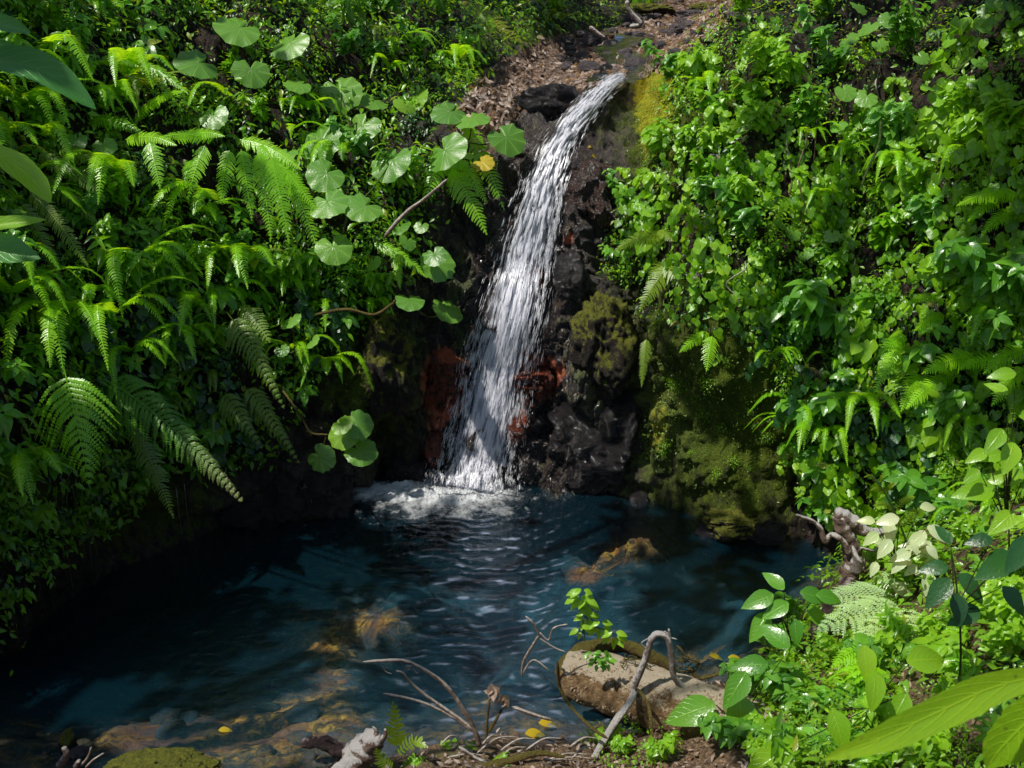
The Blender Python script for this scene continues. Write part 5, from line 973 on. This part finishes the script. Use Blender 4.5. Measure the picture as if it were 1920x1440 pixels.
def lightmap(x, y):  # wanted sun and shade, decides where the canopy has gaps
    L = np.full(x.shape, .62)
    L = np.where((x < 900) & (y < 240), .62, L); L = np.where((x < 700) & (y >= 480), .44, L)
    L = np.where((x > 1180) & (y < 620), .84, L); L = np.where((x > 1450) & (y >= 620), .74, L); L = np.where((x > 1800) & (y < 900), .45, L)
    L = np.where(inpoly(x, y, WATERP), np.where(x > 950, .16, .06), L)
    for cx_, cy_, rx, ry, k in [(430,330,220,140,.8),(750,350,180,140,.35),(740,100,170,110,.35),(130,790,160,130,.8),(330,840,160,120,.6),(470,660,70,120,.5),(500,800,80,90,.45),(650,820,60,50,.7),(820,530,90,80,.4),
        (880,340,60,100,.5),(1030,250,90,120,.9),(980,480,80,130,.9),(930,700,90,150,.9),(880,910,180,50,.9),(825,740,60,130,1.6),(1000,700,60,50,1.4),(1140,330,80,160,.5),(965,810,50,60,1.4),(1100,530,50,60,.5),(1220,190,60,90,1.6),(1300,60,130,60,.8),(1020,150,130,50,.4),(1232,800,45,75,2.0),(1120,690,30,70,1.6),(1150,250,60,140,.7),(1080,650,60,160,.45),(1160,800,60,80,.3),(600,920,70,60,.35),(700,700,60,80,.45),
        (950,1030,160,140,.75),(1185,980,110,50,1.7),(1095,1080,55,35,1.5),(1130,1030,70,40,.9),(680,1175,130,45,1.3),(1350,1090,110,50,.35),(640,1280,70,70,1.2),(540,1370,110,40,.75),(1150,1300,260,110,.95),(1650,1180,200,130,.5),(1590,1020,75,90,1.8),(1700,1050,130,110,.8),(1650,1380,330,80,.4),
        (850,1400,220,60,1.5),(290,1420,160,70,1.7),(1270,480,110,110,.2),(1500,870,60,80,.4),(1850,250,60,250,-.1),(1085,50,60,50,-1.1),(990,40,60,40,-.3),(1350,750,130,150,-.12),(1100,800,90,130,-.35),(590,910,100,60,.35),(330,1010,160,40,.3),(740,760,80,110,-.25),(1600,930,80,60,-.3),(200,1000,200,60,-.3)]:
        L = L+k*np.exp(-((x-cx_)/rx)**2-((y-cy_)/ry)**2)
    return L
n = 90000; top = np.stack([rs.uniform(-15, 7, n), rs.uniform(-3, 26, n), 9.6+.5*rs.normal(size=n)], -1); keep = []; sdv = Vector((-SD).tolist())
hp = np.zeros((n, 3)); ok = np.zeros(n, bool)
for i in range(n):
    o_ = Vector(top[i].tolist()); best = None
    for b_ in (bvh1, bvh2):
        l, nr, ii, t = b_.ray_cast(o_, sdv)
        if l is not None and (best is None or t < best[1]): best = (l, t)
    if best: hp[i] = best[0]; ok[i] = True
x_, y_, d_ = proj(hp); x_ = np.clip(x_, -100, 2020); y_ = np.clip(y_, -60, 1500)
Lm = lightmap(x_, y_); nz_ = 1.0*pn(hp*1.5+3)+.95*pn(hp*3.8+9)
kp = ok & (Lm+.8*nz_ < .44); 
for hp_, rad_, pr_ in [(P(1740,1350,2.2),1.0,.95),(P(1880,1390,2.5),.6,.9),(P(470,340,9.0),.75,.8),(P(330,840,7.6),.6,.85),(P(140,800,7.4),.5,.7),(P(820,240,9.3),.5,.6),(P(650,330,9.0),.5,.5),(P(900,340,9.4),.4,.8),(P(645,820,8.1),.4,.95),(P(1610,1000,6.3),.6,.95),(P(1640,1170,5.5),.8,.9),(P(1720,1010,5.9),.5,.8),(P(480,680,8.2),.35,.8),(P(1200,1310,5.4),.8,.95),(P(850,1340,4.8),.6,.9),(P(1500,1380,4.6),.6,.6),(P(1880,880,5.0),.7,.7),(P(1520,820,7.2),.4,.7),(P(60,330,6.0),.5,.5),(P(40,120,6.2),.5,.4),(P(905,860,8.9),.4,.95),(P(1000,400,9.6),.45,1),(P(955,590,9.3),.45,1),(P(925,720,9.1),.45,1),(P(895,830,8.95),.5,1),(P(1060,250,10.1),.4,1),(P(1110,190,10.6),.4,1),(P(750,930,8.8),.5,.9)]:
    dv = top-hp_; ds = np.linalg.norm(dv-(dv@SD)[:, None]*SD, axis=1); kp &= ~((ds < rad_) & (rs.rand(n) < pr_))
tp = top[kp]; k = len(tp)
tr = root('unseen_shade_tree', 'unseen tree added above the pool, its leaf gaps shaped to dapple the sun', 'tree', (-9, 1, 2.5))  # unseen tree, added and shaped to cast the dappled shade
q = MB(); inst(q, LEAFW, tp, frames(SD+.45*rs.normal(size=(k, 3)), rs.normal(size=(k, 3))), rs.uniform(.20, .33, k), rs.rand(k)*.5); obj('unseen_shade_crown', q, M['dark'], tr)
q = MB(); tube(q, [(-9, 1, 1.5), (-8.8, 1.2, 6), (-8.2, 2, 9.4)], [.35, .25, .14], 14, 20, rough=.1)
for e in [(-4, 5, 9.8), (-6, 9, 9.9), (-2, 3, 9.8), (-9, 7, 9.7), (-1, 8, 10), (-10, 12, 10)]: tube(q, [(-8.2, 2, 9.3), tuple((np.array([-8.2, 2, 9.5])+np.array(e))/2), e], [.10, .05, .02], 8, 20, rough=.2)
obj('trunk', q, M['twig'], tr)
for o in list(bpy.data.objects):
    if '_o' in o: del o['_o']
